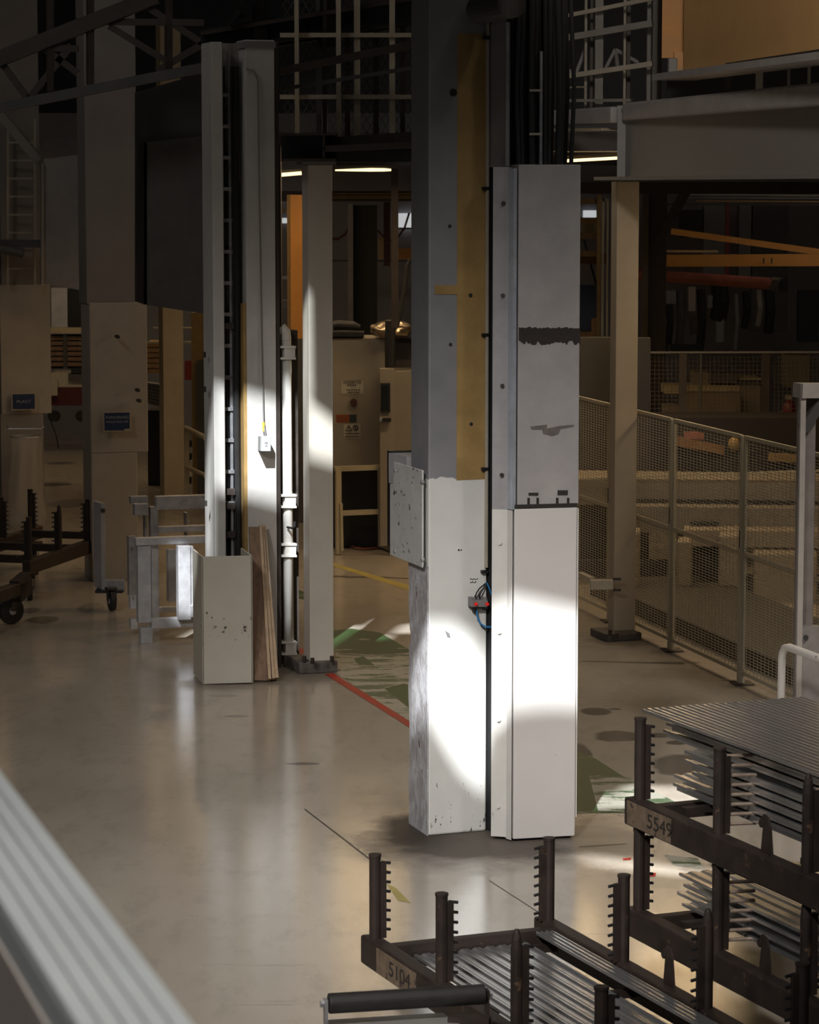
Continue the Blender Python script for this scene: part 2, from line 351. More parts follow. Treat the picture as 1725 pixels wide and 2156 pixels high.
# switch box with two red buttons
sb = thing('switch_box', 'small grey switch box with two round red buttons on the concrete column', 'switch', onface(1001, 1270, 0))
obj('housing', MB().bar(onface(984, 1268, .035), onface(1017, 1268, .035), .07, .042).bar(onface(984, 1259, .03), onface(993, 1259, .03), .06, .02).bar(onface(1009, 1259, .03), onface(1017, 1259, .03), .06, .02), M('device_grey', (.16, .15, .15), .5), sb, bevel=.004)
obj('under_shell', MB().bar(onface(986, 1276, .028), onface(1019, 1276, .028), .056, .02).bar(onface(1013, 1280, .02), onface(1020, 1281, .02), .03, .016).bar(onface(993, 1284, .02), onface(997, 1284, .02), .03, .03), blackmetal, sb, 'black lower half of the housing')
for x in (991, 1014.5): obj('push_button', MB().cyl(onface(x, 1268.5, .06), onface(x, 1268.5, .085), .0105, 18), redplast, sb, 'round red button', bevel=.002)
for x in (996, 1004.5): obj('black_lead', MB().tube([onface(x, 1258, .03), onface(x + 1, 1248, .035), onface(x + 8, 1238, .03), onface(1019, 1227, .02)], .0045, 8), black, sb); obj('cable_gland', MB().cyl(onface(x, 1252, .03), onface(x, 1260, .03), .006, 10), blackmetal, sb)
obj('blue_lead', MB().tube([onface(1021, 1226, .02), onface(1026, 1240, .03), onface(1033, 1258, .02), onface(1040, 1270, -.02)], .0045, 8), bluecable, sb, 'blue cable')
obj('blue_loop', MB().tube([onface(998.5, 1279, .03), onface(1000, 1296, .03), onface(1006, 1311, .03), onface(1016, 1318, .03), onface(1028, 1319, .03), onface(1040, 1313, .0)], .0055, 8), bluecable, sb, 'blue cable loop')
obj('black_loop', MB().tube([onface(999, 1280, .02), onface(1003, 1305, .02), onface(1012, 1320, .02), onface(1022, 1326, .02), onface(1034, 1327, .0)], .0045, 8), black, sb)
# plate bolted beside the column
gp = thing('impact_guard', 'scuffed white steel guard plate jutting from the left face of the concrete column', 'guard', cL)
g0 = cF + ln * .03; s = along(Vector((g0.x, g0.y, 2.0)), ld, 825); g1 = g0 + ld * s
gz1, gz0 = zy(990, g0.y), zy(1195, g0.y)
scuffed = M('scuffed_white_sheet', (.54, .53, .51), .5, var=.15, vs=5, chips=[(SCUFF, .615, 15, (1, 1, 1.6)), ((.55, .54, .53), .68, 22, (1, 1, .4))])
obj('plate', MB().plate(g1, g0, gz0, gz1, -.01) if False else MB().prism([g0, g1, g1 + ln * .012, g0 + ln * .012], gz0, gz1), scuffed, gp, bevel=.003)
obj('side_web', MB().prism([g1 + ln * .01, g1 - ln * .25, g1 - ln * .25 + ld * .06, g1 + ln * .01 + ld * .06], gz0 + .05, gz1 + .06), blackmetal, gp, 'black back edge of the plate')
obj('mounting_beam', MB().prism([cL + ln * .02 + ld * .02, g1 + ln * .02, g1 - ln * .24, cB + ld * .02], gz1 - .14, gz1 + .05), whitegrey, gp)
for x, y in ((836, 990), (893, 1015), (836, 1160), (893, 1178)):
    p = g0 + ld * along(Vector((g0.x, g0.y, 2)), ld, x); p = Vector((p.x, p.y, zy(y, p.y))); obj('bolt', MB().cyl(p, p + ln * .02, .012, 8), greysteel, gp)
# ---------------------------------------------------------------- clad steel column right of it
p0, p1, p2, p3 = fl(1034, 1767), fl(1066, 1769), fl(1077, 1772.6), fl(1211, 1765)
pd = (p3 - p2).normalized(); pn = Vector((pd.y, -pd.x, 0)); pk = -pn
zs = zy(1066, YC)
sc_ = thing('clad_steel_column', 'steel column clad in white panels right beside the concrete column', 'column', (p0 + p3) / 2)
d1 = (p1 - p0).normalized(); n1 = Vector((d1.y, -d1.x, 0))
q0 = p0 - n1 * .14
obj('cable_slot', MB().prism([cR - fn * .06, q0 + pk * .05, q0 + pk * .35, cR + Vector((.0, .35, 0))], 0, 6.9), M('black_gap_fill', (.010, .010, .011), .8), sc_, 'black gap between the two columns')  # black block stands in for the dark gap between the columns
for nm, z0, z1, m in (('lower_flange', .02, zs, white), ('upper_flange', zs, zy(352, YC), whitegrey)):
    obj(nm, MB().prism([p0, p1, p1 - n1 * .15, q0], z0, z1), m, sc_)
obj('edge_trim', MB().prism([p1, p2, p2 + pk * .12, p1 + pk * .12], .01, zs), white, sc_)
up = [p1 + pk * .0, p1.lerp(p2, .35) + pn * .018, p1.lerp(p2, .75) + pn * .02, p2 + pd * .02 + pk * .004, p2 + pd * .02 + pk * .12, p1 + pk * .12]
tr = MB(); tr.smooth = False; tr.prism(up, zs + .005, zy(355, YC)); obj('upper_trim', tr, M('pale_highlight_trim', (.52, .56, .62), .35, .35, var=.2, vs=9), sc_, 'shiny rounded galvanised corner strip')  # lighter bluish colour stands in for the highlight on the metal
pnl = M('white_panel_paint', (.60, .57, .54), .45, var=.05, vs=2, chips=[(SCUFF, .70, 14, (1.2, 1.2, 2.5)), ((.3, .27, .25), .72, 30, (3, 3, .3))])
r0 = p2 + pd * .012
obj('lower_panel', MB().prism([r0, p3, p3 + pk * .36, r0 + pk * .36], .015, zs + .01), pnl, sc_, 'clean white lower panel', bevel=.006)
pnu = M('grey_scratched_panel', (.35, .328, .318), .55, var=.14, vs=4, chips=[((.11, .10, .095), .70, 12, (1.4, 1.4, 1)), ((.52, .50, .48), .70, 25, (1, 1, 2))])
u0, u3 = r0 + pd * .02 + pk * .01, p3 + pk * .01 + pd * .012
obj('upper_panel', MB().prism([u0, u3, u3 + pk * .34, u0 + pk * .34], zs + .03, zy(347, YC)), pnu, sc_, 'greyer scratched upper panel', bevel=.004)
obj('panel_joint', MB().prism([r0, p3, p3 + pk * .3, r0 + pk * .3], zs + .008, zs + .034), inkk, sc_)
obj('right_trim', MB().prism([p3 + pk * .02, p3 + pk * .02 + pd * .016, p3 + pk * .1 + pd * .016, p3 + pk * .1], zy(1712, YC), zs), white, sc_)
def onpan(px, py, off=0.0):
    q = u0 + pd * along(Vector((u0.x, u0.y, 1.5)), pd, px); return Vector((q.x, q.y, zy(py, q.y))) + pn * off
bl = MB(); xs = [1090 + i * 4 for i in range(33)]; random.seed(3)
bl.poly([onpan(x, 690 + random.uniform(-2, 2), .003) for x in xs] + [onpan(x, 723 + random.uniform(-7, 4), .003) for x in xs[::-1]], pk, .005)
obj('rust_band', bl, M('dark_rust', (.028, .02, .017), .8, var=.5, vs=25), sc_, 'dark ragged rust band across the panel')
for x in (1112, 1131, 1172, 1195): obj('drip_mark', MB().bar(onpan(x, 1048, .003), onpan(x, 1063, .003), .014, .006), inkk, sc_)
obj('slot_mark', MB().bar(onpan(1112, 1040, .003), onpan(1132, 1040, .003), .006, .016), inkk, sc_); obj('slot_mark', MB().bar(onpan(1173, 1037, .003), onpan(1194, 1037, .003), .006, .028), inkk, sc_)
g = MB(); g.poly([onpan(*v, .003) for v in ((1115, 898), (1150, 894), (1150, 902), (1175, 897), (1206, 894), (1206, 898), (1178, 903), (1174, 914), (1160, 918), (1142, 913), (1140, 904), (1118, 904))], pk, .004)
obj('scrape_mark', g, M('scrape_brown', (.14, .12, .11), .8, var=.3, vs=20), sc_, 'brown scrape mark')
def onfl(px, py, off=0.0):
    q = p0 + d1 * along(Vector((p0.x, p0.y, 1)), d1, px); return Vector((q.x, q.y, zy(py, q.y))) + n1 * off
for y in (428, 622, 812, 1000): obj('bolt', MB().cyl(onfl(1057 - (y - 428) * .004, y), onfl(1057, y, .014), .013, 8), brownsteel, sc_)
for y in (1143, 1330, 1515, 1698): obj('bolt_cap', MB().cyl(onfl(1053 - (y - 1143) * .004, y), onfl(1053 - (y - 1143) * .004, y, .012), .012, 14), white, sc_)
for y in (430, 618, 805, 1003, 1140, 1232, 1506, 1690): c = onfl(1033.5, y, -.06); obj('rivet', MB().ball(c, .009, .009, .009, 8, 6), galv, sc_)
obj('upper_web', MB().prism([cR + pk * .02, p1 + pk * .06, p1 + pk * .3, cR + pk * .3], zy(352, YC), 6.9), M('grey_web_paint', (.22, .21, .215), .6, var=.15), sc_)
e = p1 + pk * .03; obj('edge_bar', MB().cyl((e.x, e.y, zy(350, YC)), (e.x, e.y, zy(50, YC)), .014, 10), galv, sc_)
cb = thing('cable_bundle', 'bundle of black cables rising above the grey cladding panel', 'cables', (u0 + u3) / 2 + Vector((0, 0, zy(345, YC))))
for i in range(13):
    q = u0 + pd * (.02 + .027 * i) + pk * (.06 + .03 * (i % 3)); z = zy(348, YC) - .05
    obj('cable', MB().tube([(q.x, q.y, z), (q.x + .003 * (i - 6), q.y, z + .5), (q.x + .01 * sin(i * 2), q.y, z + 1.1), (q.x + .05 * sin(i), q.y + .02, 6.8)], .013 + .006 * (i % 2), 8), black, cb)
for y in (190, 282): obj('cable_tie', MB().bar(onpan(1114, y, -.04), onpan(1140, y, -.04), .01, .014), creamdark, cb)
q = onpan(1139, 300, -.05); obj('grey_pipe', MB().cyl((q.x, q.y, zy(346, YC)), (q.x, q.y, zy(110, YC)), .011, 10), galv, cb)
obj('backing', MB().prism([u0 + pk * .2, u3 + pk * .2 - pd * .12, u3 + pk * .3 - pd * .12, u0 + pk * .3], zy(346, YC), 6.8), black, cb)
# ---------------------------------------------------------------- left steel column with cables
KL = Vector((0, 0, 0))
def LP(px, off=0.0, Y=YL):
    """ground point on the front plane of the left column group, off = metres behind it"""
    p = Vector((Xp(470, Y, 1.5), Y, 0)); q = p + BV * along(Vector((p.x, p.y, 1.5)), BV, px); return q + AV * off
def onL3(px, py, off=0.0):
    q = LP(px, off); return Vector((q.x, q.y, zy(py, q.y)))
lc = thing('steel_column', 'tall white steel column with black cables between its flanges, behind the sheet cover', 'column', LP(510))
ztop = zy(88, YL)
fl_paint = M('column_white', (.50, .485, .46), .5, var=.12, vs=3, chips=[((.14, .12, .11), .70, 9, (1, 1, .5))])
obj('left_flange', MB().prism(foot(431, 452, 475, 0, 1.5, Y=YL), 0, ztop), fl_paint, lc, bevel=.006)
obj('right_flange', MB().prism([LP(522), LP(583), LP(583, .3), LP(522, .3)], 0, ztop + .02), fl_paint, lc, bevel=.006)
obj('flange_lip', MB().prism([LP(584), LP(591), LP(591, .04), LP(584, .04)], 0, ztop), brownsteel, lc)
obj('web', MB().prism([LP(475, .21), LP(522, .21), LP(522, .24), LP(475, .24)], 0, ztop), M('web_streaked_paint', (.30, .28, .26), .6, var=.4, vs=6, stretch=(3, 3, .4)), lc)
obj('head_plate', MB().prism([LP(518, -.01), LP(585, -.01), LP(585, .32), LP(518, .32)], zy(100, YL), zy(86, YL)), greypaint, lc)
obj('stain_strip', MB().prism([LP(515, .01), LP(522.5, .01), LP(522.5, .2), LP(515, .2)], 0, zy(640, YL)), ochre, lc)
for y, x in ((742, 439), (815, 440), (1056, 441)): obj('slot_hole', MB().bar(onL3(452, y, .0) + AV * .1 - BV * .052, onL3(452, y + 12, .0) + AV * .1 - BV * .052, .02, .012), inkk, lc)
lad = thing('cable_ladder', 'narrow grey cable ladder running up inside the left steel column', 'cable ladder', LP(488, .16))
for x in (481, 497): obj('side_rail', MB().bar(onL3(x, 1400, .15), onL3(x, 110, .15), .022, .03), galv, lad)
for y in range(795, 1180, 66): obj('rung', MB().bar(onL3(480, y, .13), onL3(506, y, .13), .02, .03), galv, lad)
for y in range(200, 795, 66): obj('rung', MB().bar(onL3(480, y, .13), onL3(506, y, .13), .02, .03), galv, lad)
for y in (686, 1035, 1065, 1125): obj('clamp', MB().bar(onL3(477, y, .1), onL3(500, y, .1), .05, .05), brownsteel, lad)
for i, (x, r, o) in enumerate(((507, .022, .1), (512, .016, .12), (502, .012, .11), (489, .012, .17))):
    mb = MB(); mb.tube([onL3(x + 1.5 * sin(y * .012 + i), y, o) for y in range(1400, 110, -60)], r, 8)
    solo('power_cable', mb, black, ['thickest black cable beside the cable ladder on the left column', 'second black cable, close to the right flange of the left column', 'thin black cable tied to the cable ladder side', 'thin black cable behind the cable ladder rungs'][i], 'cable', 'cables in the left column')
jb = thing('junction_box', 'small pale grey junction box hanging on a thin cable on the left steel column', 'junction box', onL3(554, 948))
obj('lid', MB().bar(onL3(543, 934, -.11), onL3(563, 934, -.11), .05, .125), M('pale_grey_plastic', (.42, .46, .47), .5, var=.05), jb, bevel=.005)
obj('back_box', MB().bar(onL3(544, 934, -.045), onL3(563, 934, -.045), .09, .118), greypaint, jb)
obj('thin_cable', MB().tube([onL3(556, 917, -.06), onL3(555, 890, -.02), onL3(552, 700, -.015), onL3(549, 400, -.015), onL3(547, 170, -.015), onL3(540, 150, -.015), onL3(524, 146, -.01)], .006, 8), greypaint, jb)
obj('yellow_sleeve', MB().cyl(onL3(554.5, 908, -.03), onL3(554, 889, -.025), .011, 10), yellowtag, jb, 'yellow cable sleeve')
obj('marking', MB().bar(onL3(550, 932, -.137), onL3(556, 932, -.137), .002, .012).bar(onL3(551, 938, -.137), onL3(555, 938, -.137), .002, .01), greysteel, jb)
# down pipe with square collars
dp = thing('down_pipe', 'white drain pipe with square clamps beside the left steel column', 'pipe', LP(611, .1))
pipe = MB(); pipe.smooth = True
pipe.cyl(onL3(612, 1404, .08), onL3(609, 712, .08), .043, 16); obj('pipe', pipe, white, dp)
obj('pipe_head', MB().tube([onL3(609, 715, .08), onL3(608, 700, .08), onL3(600, 690, .1)], .046, 12), white, dp)
for y in (743, 1055, 1158, 1364):
    c = MB()
    for dy in (-13, 11): c.bar(onL3(593, y + dy, .08), onL3(626, y + dy, .08), .12, .018)
    c.bar(onL3(602, y, .08), onL3(625, y, .08), .10, .09); obj('pipe_clamp', c, white, dp)
obj('hook', MB().tube([onL3(606, 1110, .02), onL3(612, 1112, -.05), onL3(618, 1108, -.03), onL3(619, 1098, -.02)], .01, 8), blackmetal, dp)
solo('backing_channel', MB().prism([LP(591, .18), LP(640, .18), LP(640, .3), LP(591, .3)], 0, zy(700, YL)), M('flaking_brown_channel', (.06, .048, .04), .8, var=.5, vs=5, chips=[((.18, .16, .15), .62, 5, (2, 2, .8))]), 'flaking dark channel behind the white drain pipe', 'channel')
# slim square post
pq = foot(640, 653, 703, 1393, .10); YP = pq[0].y
sp_ = thing('square_post', 'slim beige square steel post on a bolted foot, right of the drain pipe', 'post', sum(pq, Vector()) / 4)
obj('shaft', MB().prism(pq, .1, zy(347, YP)), M('post_paint', (.52, .485, .42), .5, var=.1, vs=3, chips=[((.2, .16, .12), .73, 8, (1, 1, 1))]), sp_, bevel=.006)
obj('cap_plate', MB().prism(foot(630, 637, 708, 0, 4.2, Y=YP - .03, back=.26), zy(347, YP), zy(340, YP)), greypaint, sp_)
obj('foot_block', MB().prism(foot(616, 630, 712, 1420, back=.42), 0, .10), M('dirty_grout', (.11, .095, .085), .8, var=.5, vs=9), sp_, bevel=.012)
for x, y in ((641, 1394), (658, 1398), (699, 1394)): p = fl(x, y, .1); obj('anchor_bolt', MB().cyl(p, p + Vector((0, 0, .05)), .018, 6), rust, sp_)
# open sheet cover
bl_, bf, br = fl(411, 1425), fl(427, 1443), fl(533, 1440); bk = bl_ + br - bf; zt = zy(1172, bf.y); zb_ = .01
cov = thing('sheet_cover', 'beige open-topped three-sided sheet cover, scuffed in the middle, at the foot of the left column', 'cover', (bf + bk) / 2)
bm_ = M('beige_sheet_paint', (.47, .44, .37), .5, var=.08, vs=3)
def cover_mat():
    k = NT('scuffed_beige_sheet'); a = k.noise(3, 5); sc2 = k.noise(20, 5, k.map((1.2, 1.2, 1)), .65)
    band = k.math('SUBTRACT', 1.0, k.math('MULTIPLY', k.math('ABSOLUTE', k.math('SUBTRACT', k.z(), zy(1320, bf.y))), 4.0), True)
    col = k.mix(k.ramp(a, .3, .7), (.44, .41, .34), (.50, .47, .40)); col = k.mix(k.ramp(k.math('ADD', sc2, k.math('MULTIPLY', band, .13)), .72, .735), col, (.06, .055, .045))
    return k.done(col, .5)
cvm = cover_mat(); bd = (br - bf).normalized(); bn = Vector((-bd.y, bd.x, 0)); t = .012
obj('front_sheet', MB().prism([bf, br, br + bn * t, bf + bn * t], zb_, zt), cvm, cov, bevel=.003)
sd = (bl_ - bf).normalized(); dl = .5
obj('left_sheet', MB().prism([bf, bf + bd * t, bf + bd * t + sd * dl, bf + sd * dl], zb_, zt), cvm, cov)
obj('right_sheet', MB().prism([br, br - bd * t, br - bd * t + sd * dl, br + sd * dl], zb_, zt), cvm, cov)
rr = random.Random(2)
for i, (xb, xt, w, m, zt_) in enumerate(((549, 529, 27, woodb, 1110), (566, 540.5, 6, woode, 1109), (574, 546, 6, woode, 1108), (581, 552, 7, woode, 1110))):
    pb = fl(xb, 1437 - i, .0) - BV * 0; pt = LP(xt, .0 - .03 * (4 - i)); pt.z = zy(zt_, pt.y)
    wd = w / 258; d = (pt - pb).normalized()
    mb = MB(); mb.bar(pb + Vector((0, 0, .015)), pt, .09 if w < 20 else .022, wd, up=BV); m0 = [woodb, woode][w < 20]
    solo('wooden_plank', mb, m0, ['wide brown board leaning beside the sheet cover, leftmost of the leaning planks', 'pale plank edge next to the wide brown board against the column', 'pale plank edge, third of the planks leaning beside the sheet cover', 'rightmost plank leaning against the left column'][i], 'plank', 'planks leaning on the left column')
# ---------------------------------------------------------------- grey steel stands by the left column
def stand(name, label, legs, rails, feet, Y, m):
    t = thing(name, label, 'frame', (Xp(350, Y, 0), Y, 0))
    for x0, x1, y0, y1, dy in legs: obj('leg', MB().ib(x0, x1, y0, y1, Y + dy, .10, YAW), m, t, bevel=.004)
    for x0, x1, y0, y1, dy in rails: obj('rail', MB().ib(x0, x1, y0, y1, Y + dy, .10, YAW), m, t, bevel=.004)
    for x0, x1, y0, y1, dy in feet: obj('foot', MB().ib(x0, x1, y0, y1, Y + dy, .10, YAW), m, t, bevel=.004)
    return t
Y1 = Yf(1356)
litsteel = M('sunlit_worn_steel', (.52, .52, .54), .42, .3, var=.25, vs=9, chips=[((.2, .17, .16), .66, 12, (1, 1, .5))])  # paler than the rear frame's steel, sunlight put into the colour
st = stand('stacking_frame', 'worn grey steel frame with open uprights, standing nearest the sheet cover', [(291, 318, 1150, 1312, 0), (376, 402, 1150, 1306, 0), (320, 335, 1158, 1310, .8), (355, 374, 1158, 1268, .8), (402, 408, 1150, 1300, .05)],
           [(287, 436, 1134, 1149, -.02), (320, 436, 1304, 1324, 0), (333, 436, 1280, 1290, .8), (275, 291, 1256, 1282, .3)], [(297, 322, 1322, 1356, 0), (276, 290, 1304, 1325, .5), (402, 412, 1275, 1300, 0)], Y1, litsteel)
st2 = stand('stacking_frame', 'greyer steel frame standing behind the front one, left of the sheet cover', [(318, 334, 1068, 1262, 0), (306, 310, 1085, 1250, .2), (272, 289, 1130, 1256, .0), (392, 397, 1080, 1250, .3)],
            [(330, 436, 1046, 1074, 0), (334, 436, 1110, 1122, 0), (276, 312, 1046, 1062, .1), (284, 313, 1062, 1086, -.1)], [(316, 336, 1255, 1290, .1)], Y1 + 1.4, greysteel)
st2['group'] = st['group'] = 'steel stacking frames'
# ---------------------------------------------------------------- trolleys
def wheel_unit(o, c, r, yaw, parent, names=('castor',)):
    c = Vector(c); ax = Vector((cos(yaw), sin(yaw), 0)); f_ = Vector((-ax.y, ax.x, 0))
    w = MB(); w.smooth = False
    w.cyl(c - ax * .025 + Vector((0, 0, r)), c + ax * .025 + Vector((0, 0, r)), r, 24)
    wh = obj('castor_wheel', w, black, parent, bevel=.006)
    obj('hub', MB().cyl(c - ax * .032 + Vector((0, 0, r)), c + ax * .032 + Vector((0, 0, r)), r * .3, 12), galv, wh)
    fk = MB()
    for s in (-1, 1): fk.bar(c + ax * .04 * s + Vector((0, 0, r)), c + ax * .04 * s + f_ * .03 + Vector((0, 0, 2 * r + .03)), .06, .006, up=ax)
    fk.bar(c - ax * .05 + f_ * .03 + Vector((0, 0, 2 * r + .02)), c + ax * .05 + f_ * .03 + Vector((0, 0, 2 * r + .02)), .1, .02)
    obj('castor_fork', fk, brownsteel, parent)
def trolley(label, org, ang, sp, W, n, z0, plate=None, hooks=(), longpins=False, wheels=True, kinds='rrpr', group='pin trolleys', cross=(.13, 1.9, 3.3), left=True):
    ex = Vector((cos(ang), sin(ang), 0)); ey = Vector((-ex.y, ex.x, 0)); o = Vector((org[0], org[1], 0))
    P = lambda x, y, z: o + ex * x + ey * y + Vector((0, 0, z + z0))
    t = thing('pin_trolley', label, 'trolley', P(0, 0, 0) if z0 > .3 else (org[0], org[1], 0), group)
    L = sp * (n - 1) + .25; a, b = .28, .42
    for v, s in ((0, 1), (W, -1)):
        if v == 0 and not left: continue
        bmn = MB().bar(P(-.09, v, (a + b) / 2), P(L, v, (a + b) / 2), .085, b - a)
        side = obj('side_beam', bmn, rust, t, bevel=.012)
        if plate and v == 0:
            x0, x1 = plate[1]; pl = obj('label_plate', MB().bar(P(x0, -.0435, .35), P(x1, -.0435, .35), .004, .12), rustlight, side, 'worn brown label field')
            text('stencilled_number', plate[0], .1, P((x0 + x1) / 2 + plate[2], -.047, .35), ex, (0, 0, 1), inkk, side, width=plate[3])
        for i in range(n):
            x = sp * i; k = kinds[i % len(kinds)]; ps = MB()
            if k == 'r':
                ps.cyl(P(x, v, b), P(x, v, b + .405), .028, 14); ps.cyl(P(x, v, b + .40), P(x, v, b + .412), .031, 14)
            else:
                ps.cyl(P(x, v, b), P(x, v, b + .36), .026, 14); ps.tube([P(x, v, b + .36), P(x, v, b + .40), P(x, v, b + .43), P(x, v, b + .445)], [.026, .022, .015, .008], 12)
            ps.bar(P(x + .005, v + s * .028, b), P(x + .005, v + s * .028, b + .37), .05, .022, up=ex)
            po = obj('post', ps, rust, t)
            for j in range(8):
                z = b + .035 + j * .0465
                lp = .16 if longpins and k in 'rp' and i in (1, 2) else .042
                obj('pin', MB().cyl(P(x, v + s * .035, z + .008), P(x, v + s * (.037 + lp), z), .0075 if lp < .1 else .009, 8), blackmetal if lp < .1 else M_rod, po)
        for hx, hv in hooks:
            if hv == v:
                hk = MB().poly([P(hx - .05, v, b), P(hx + .05, v, b), P(hx + .03, v, b + .13), P(hx + .01, v, b + .17), P(hx - .03, v, b + .18), P(hx - .055, v, b + .15), P(hx - .03, v, b + .13)], ey, .012)
                hk.cyl(P(hx - .045, v - .004, b + .135), P(hx - .045, v + .016, b + .135), .02, 12)
                obj('hook_lug', hk, rust, t)
    for x in cross:
        if x < L: obj('cross_bar', MB().bar(P(x, .03, b - .04), P(x, W - .03, b - .04), .06, .075), rust, t, bevel=.004)
    if wheels:
        for x in ((.15, L - .3) if z0 == 0 and W > .93 and W < 1 else (2.25, L - .1)):
            for v in (.06, W - .06):
                wheel_unit(t, P(x, v, 0), .105, ang + pi / 2 + .4, t); obj('castor_mount', MB().bar(P(x - .08, v, .262), P(x + .08, v, .262), .12, .036), rust, t)
    return P, t
M_rod = M('pale_worn_rod', (.34, .26, .20), .5, .2, var=.3, vs=20)
a0, a1 = fl(790, 1975, .42), fl(930, 2067, .42); ang = atan2(a1.y - a0.y, a1.x - a0.x); spc = (a1 - a0).length
exA = Vector((cos(ang), sin(ang), 0)); eyA = Vector((-exA.y, exA.x, 0))
wr_ = fl(1172, 1945, .42) - a0; WA = wr_.dot(eyA)
print('trolley ang', degrees(ang), 'spacing', spc, 'W', WA, 'shift', wr_.dot(exA))
PA, trA = trolley('rusty pin trolley in the foreground, one level high, stencilled 5104', a0, ang, spc, WA, 4, 0, ('5104', (.13, .62), .05, .26), hooks=[(spc * 1.55, WA)])
b0 = fl(1345, 1915, .42); WB = 1.15
PB, trB = trolley('lower rusty pin trolley of the two-high stack at the right edge', b0, ang, spc, WB, 4, 0, None, hooks=[(spc * 1.55, 0)], longpins=True)
zsp = .56
PU, trU = trolley('upper rusty pin trolley stacked on another at the right edge, stencilled 5549', b0, ang, spc, WB, 4, zsp, ('5549', (-.05, .42), .12, .26), hooks=[(spc * 1.55, 0)], longpins=True, wheels=False)
# profiles carried by the trolleys: ribbed aluminium, each one lifted out singly
ORD = ['first', 'second', 'third', 'fourth', 'fifth', 'sixth', 'seventh', 'eighth', 'ninth', 'tenth', 'eleventh', 'twelfth']
def profile_mb(P, x0, x1, v0, v1, z, ribs=3):
    mb = MB(); w = (v1 - v0); h = .015
    sec = [(v0, 0), (v1, 0), (v1, h)]
    for i in range(ribs - 1, -1, -1):
        c = v0 + w * (i + .5) / ribs; sec += [(c + w * .29 / ribs, h), (c + w * .10 / ribs, h * .5), (c - w * .10 / ribs, h * .5), (c - w * .29 / ribs, h)]
    sec += [(v0, h)]
    n = len(sec); vs = [P(x0, v, z + q) for v, q in sec] + [P(x1, v, z + q) for v, q in sec]
    mb.add(vs, [list(range(n)), list(range(n, 2 * n))[::-1]] + [[i, (i + 1) % n, n + (i + 1) % n, n + i] for i in range(n)])
    return mb
def lay(P, x0, L, vs, z, lab, group, ribs=2, jit=.0):
    for i in range(len(vs) - 1):
        j = rr.uniform(-jit, jit)
        solo('aluminium_profile', profile_mb(P, x0 + j, x0 + L + j, vs[i] + .002, vs[i + 1] - .002, z, ribs), alu, lab(i), 'profile', group)
lay(PA, .17, 2.6, [.13 + i * .066 for i in range(10)], .355, lambda i: f'ribbed aluminium profile on the front pin trolley, {ORD[i]} from its labelled left beam', 'profiles on the front pin trolley', 1)
lay(PA, .17, 2.6, [WA - .15, WA - .06], .40, lambda i: 'narrow aluminium profile lying along the right beam of the front pin trolley', 'profiles on the front pin trolley', 3)
for x in (.05, .9, 1.7, 2.4): solo('bearer_bar', MB().bar(PA(x + .14, .05, .335), PA(x + .14, WA - .05, .335), .04, .036), rust, f'{ORD[[.05, .9, 1.7, 2.4].index(x)]} flat bearer bar under the profiles of the front trolley, counted from the far end', 'bar', 'bearer bars of the front trolley')
lay(PU, -.13, 2.7, [.07 + i * .115 for i in range(9)], .835, lambda i: f'pale profile on top of the two-high trolley stack, {ORD[i]} from its pinned left side', 'top layer of profiles on the stack', 3, .0)
for k, (z, x0) in enumerate(((.80, -.10), (.757, -.05), (.715, -.09), (.65, .16), (.605, .12), (.56, .2), (.51, .05), (.465, .0))):
    for dz, dx, nm in ((.016, 0, 'upper'), (0, .07, 'lower')):
        lay(PU, x0 + dx, 2.6, [.17, .42, .68], z + dz, lambda i: f'dull {["left", "second"][i]} profile, {nm} sheet of the {ORD[k + 1]} layer, upper stacked trolley', 'lower layers of profiles on the upper trolley', 3, .05)
for k, (z, x0) in enumerate(((.60, .10), (.555, .12), (.50, .05), (.455, .1))):
    lay(PB, x0, 2.6, [.17, .40, .64, .90], z, lambda i: f'grey profile on the lower stacked trolley, {ORD[i]} from left, {ORD[k]} layer from top', 'profiles on the lower trolley of the stack', 3, .04)
for PX, hi, nm in ((PU, .45, 'upper'), (PB, .44, 'lower')):
    for x in (.35, 1.5): solo('bearer_bar', MB().bar(PX(x, .06, hi - .02), PX(x, WB - .06, hi - .02), .05, .03), rust, f'{"far" if x < 1 else "near"} cross bearer under the load of the {nm} stacked trolley', 'bar', 'bearer bars of the stacked trolleys')
# roller in front of the front trolley
zr = .62; ra, rb = fl(692, 2113, zr), fl(1020, 2093, zr); rd = (rb - ra).normalized(); rn = Vector((-rd.y, rd.x, 0))
rs = thing('roller_stand', 'black conveyor roller between two brackets at the bottom edge, in front of the pin trolley', 'roller', Vector(((ra.x + rb.x) / 2, (ra.y + rb.y) / 2, 0)))
rl = MB(); rl.smooth = False; rl.cyl(ra, rb, .043, 28); obj('roller', rl, M('dark_roller_rubber', (.022, .019, .017), .55, var=.3, vs=14), rs, bevel=.004)
for p, s in ((ra, -1), (rb, 1)):
    c = p + rd * .012 * s
    obj('bracket', MB().bar(c + Vector((0, 0, .02)), Vector((c.x, c.y, .0)) - rn * 0, .012, .045, up=rn), greysteel if s < 0 else rust, rs)
    obj('axle_bolt', MB().cyl(c, c + rd * .022 * s, .016, 6), greysteel, rs)
c0, c1 = fl(690, 2150, zr - .1), fl(1020, 2140, zr - .1)
obj('bed_plate', MB().prism([c0 + rn * .02, c0 + rd * .50 + rn * .02, c0 + rd * .60 - rn * .5, c0 - rn * .5], zr - .11, zr - .10), M('bright_bed_plate', (.40, .39, .37), .4, .5, var=.15), rs)
obj('bed_rail', MB().bar(c0 + rd * .5 - rn * .1, c1 - rn * .1, .06, .05), rust, rs)
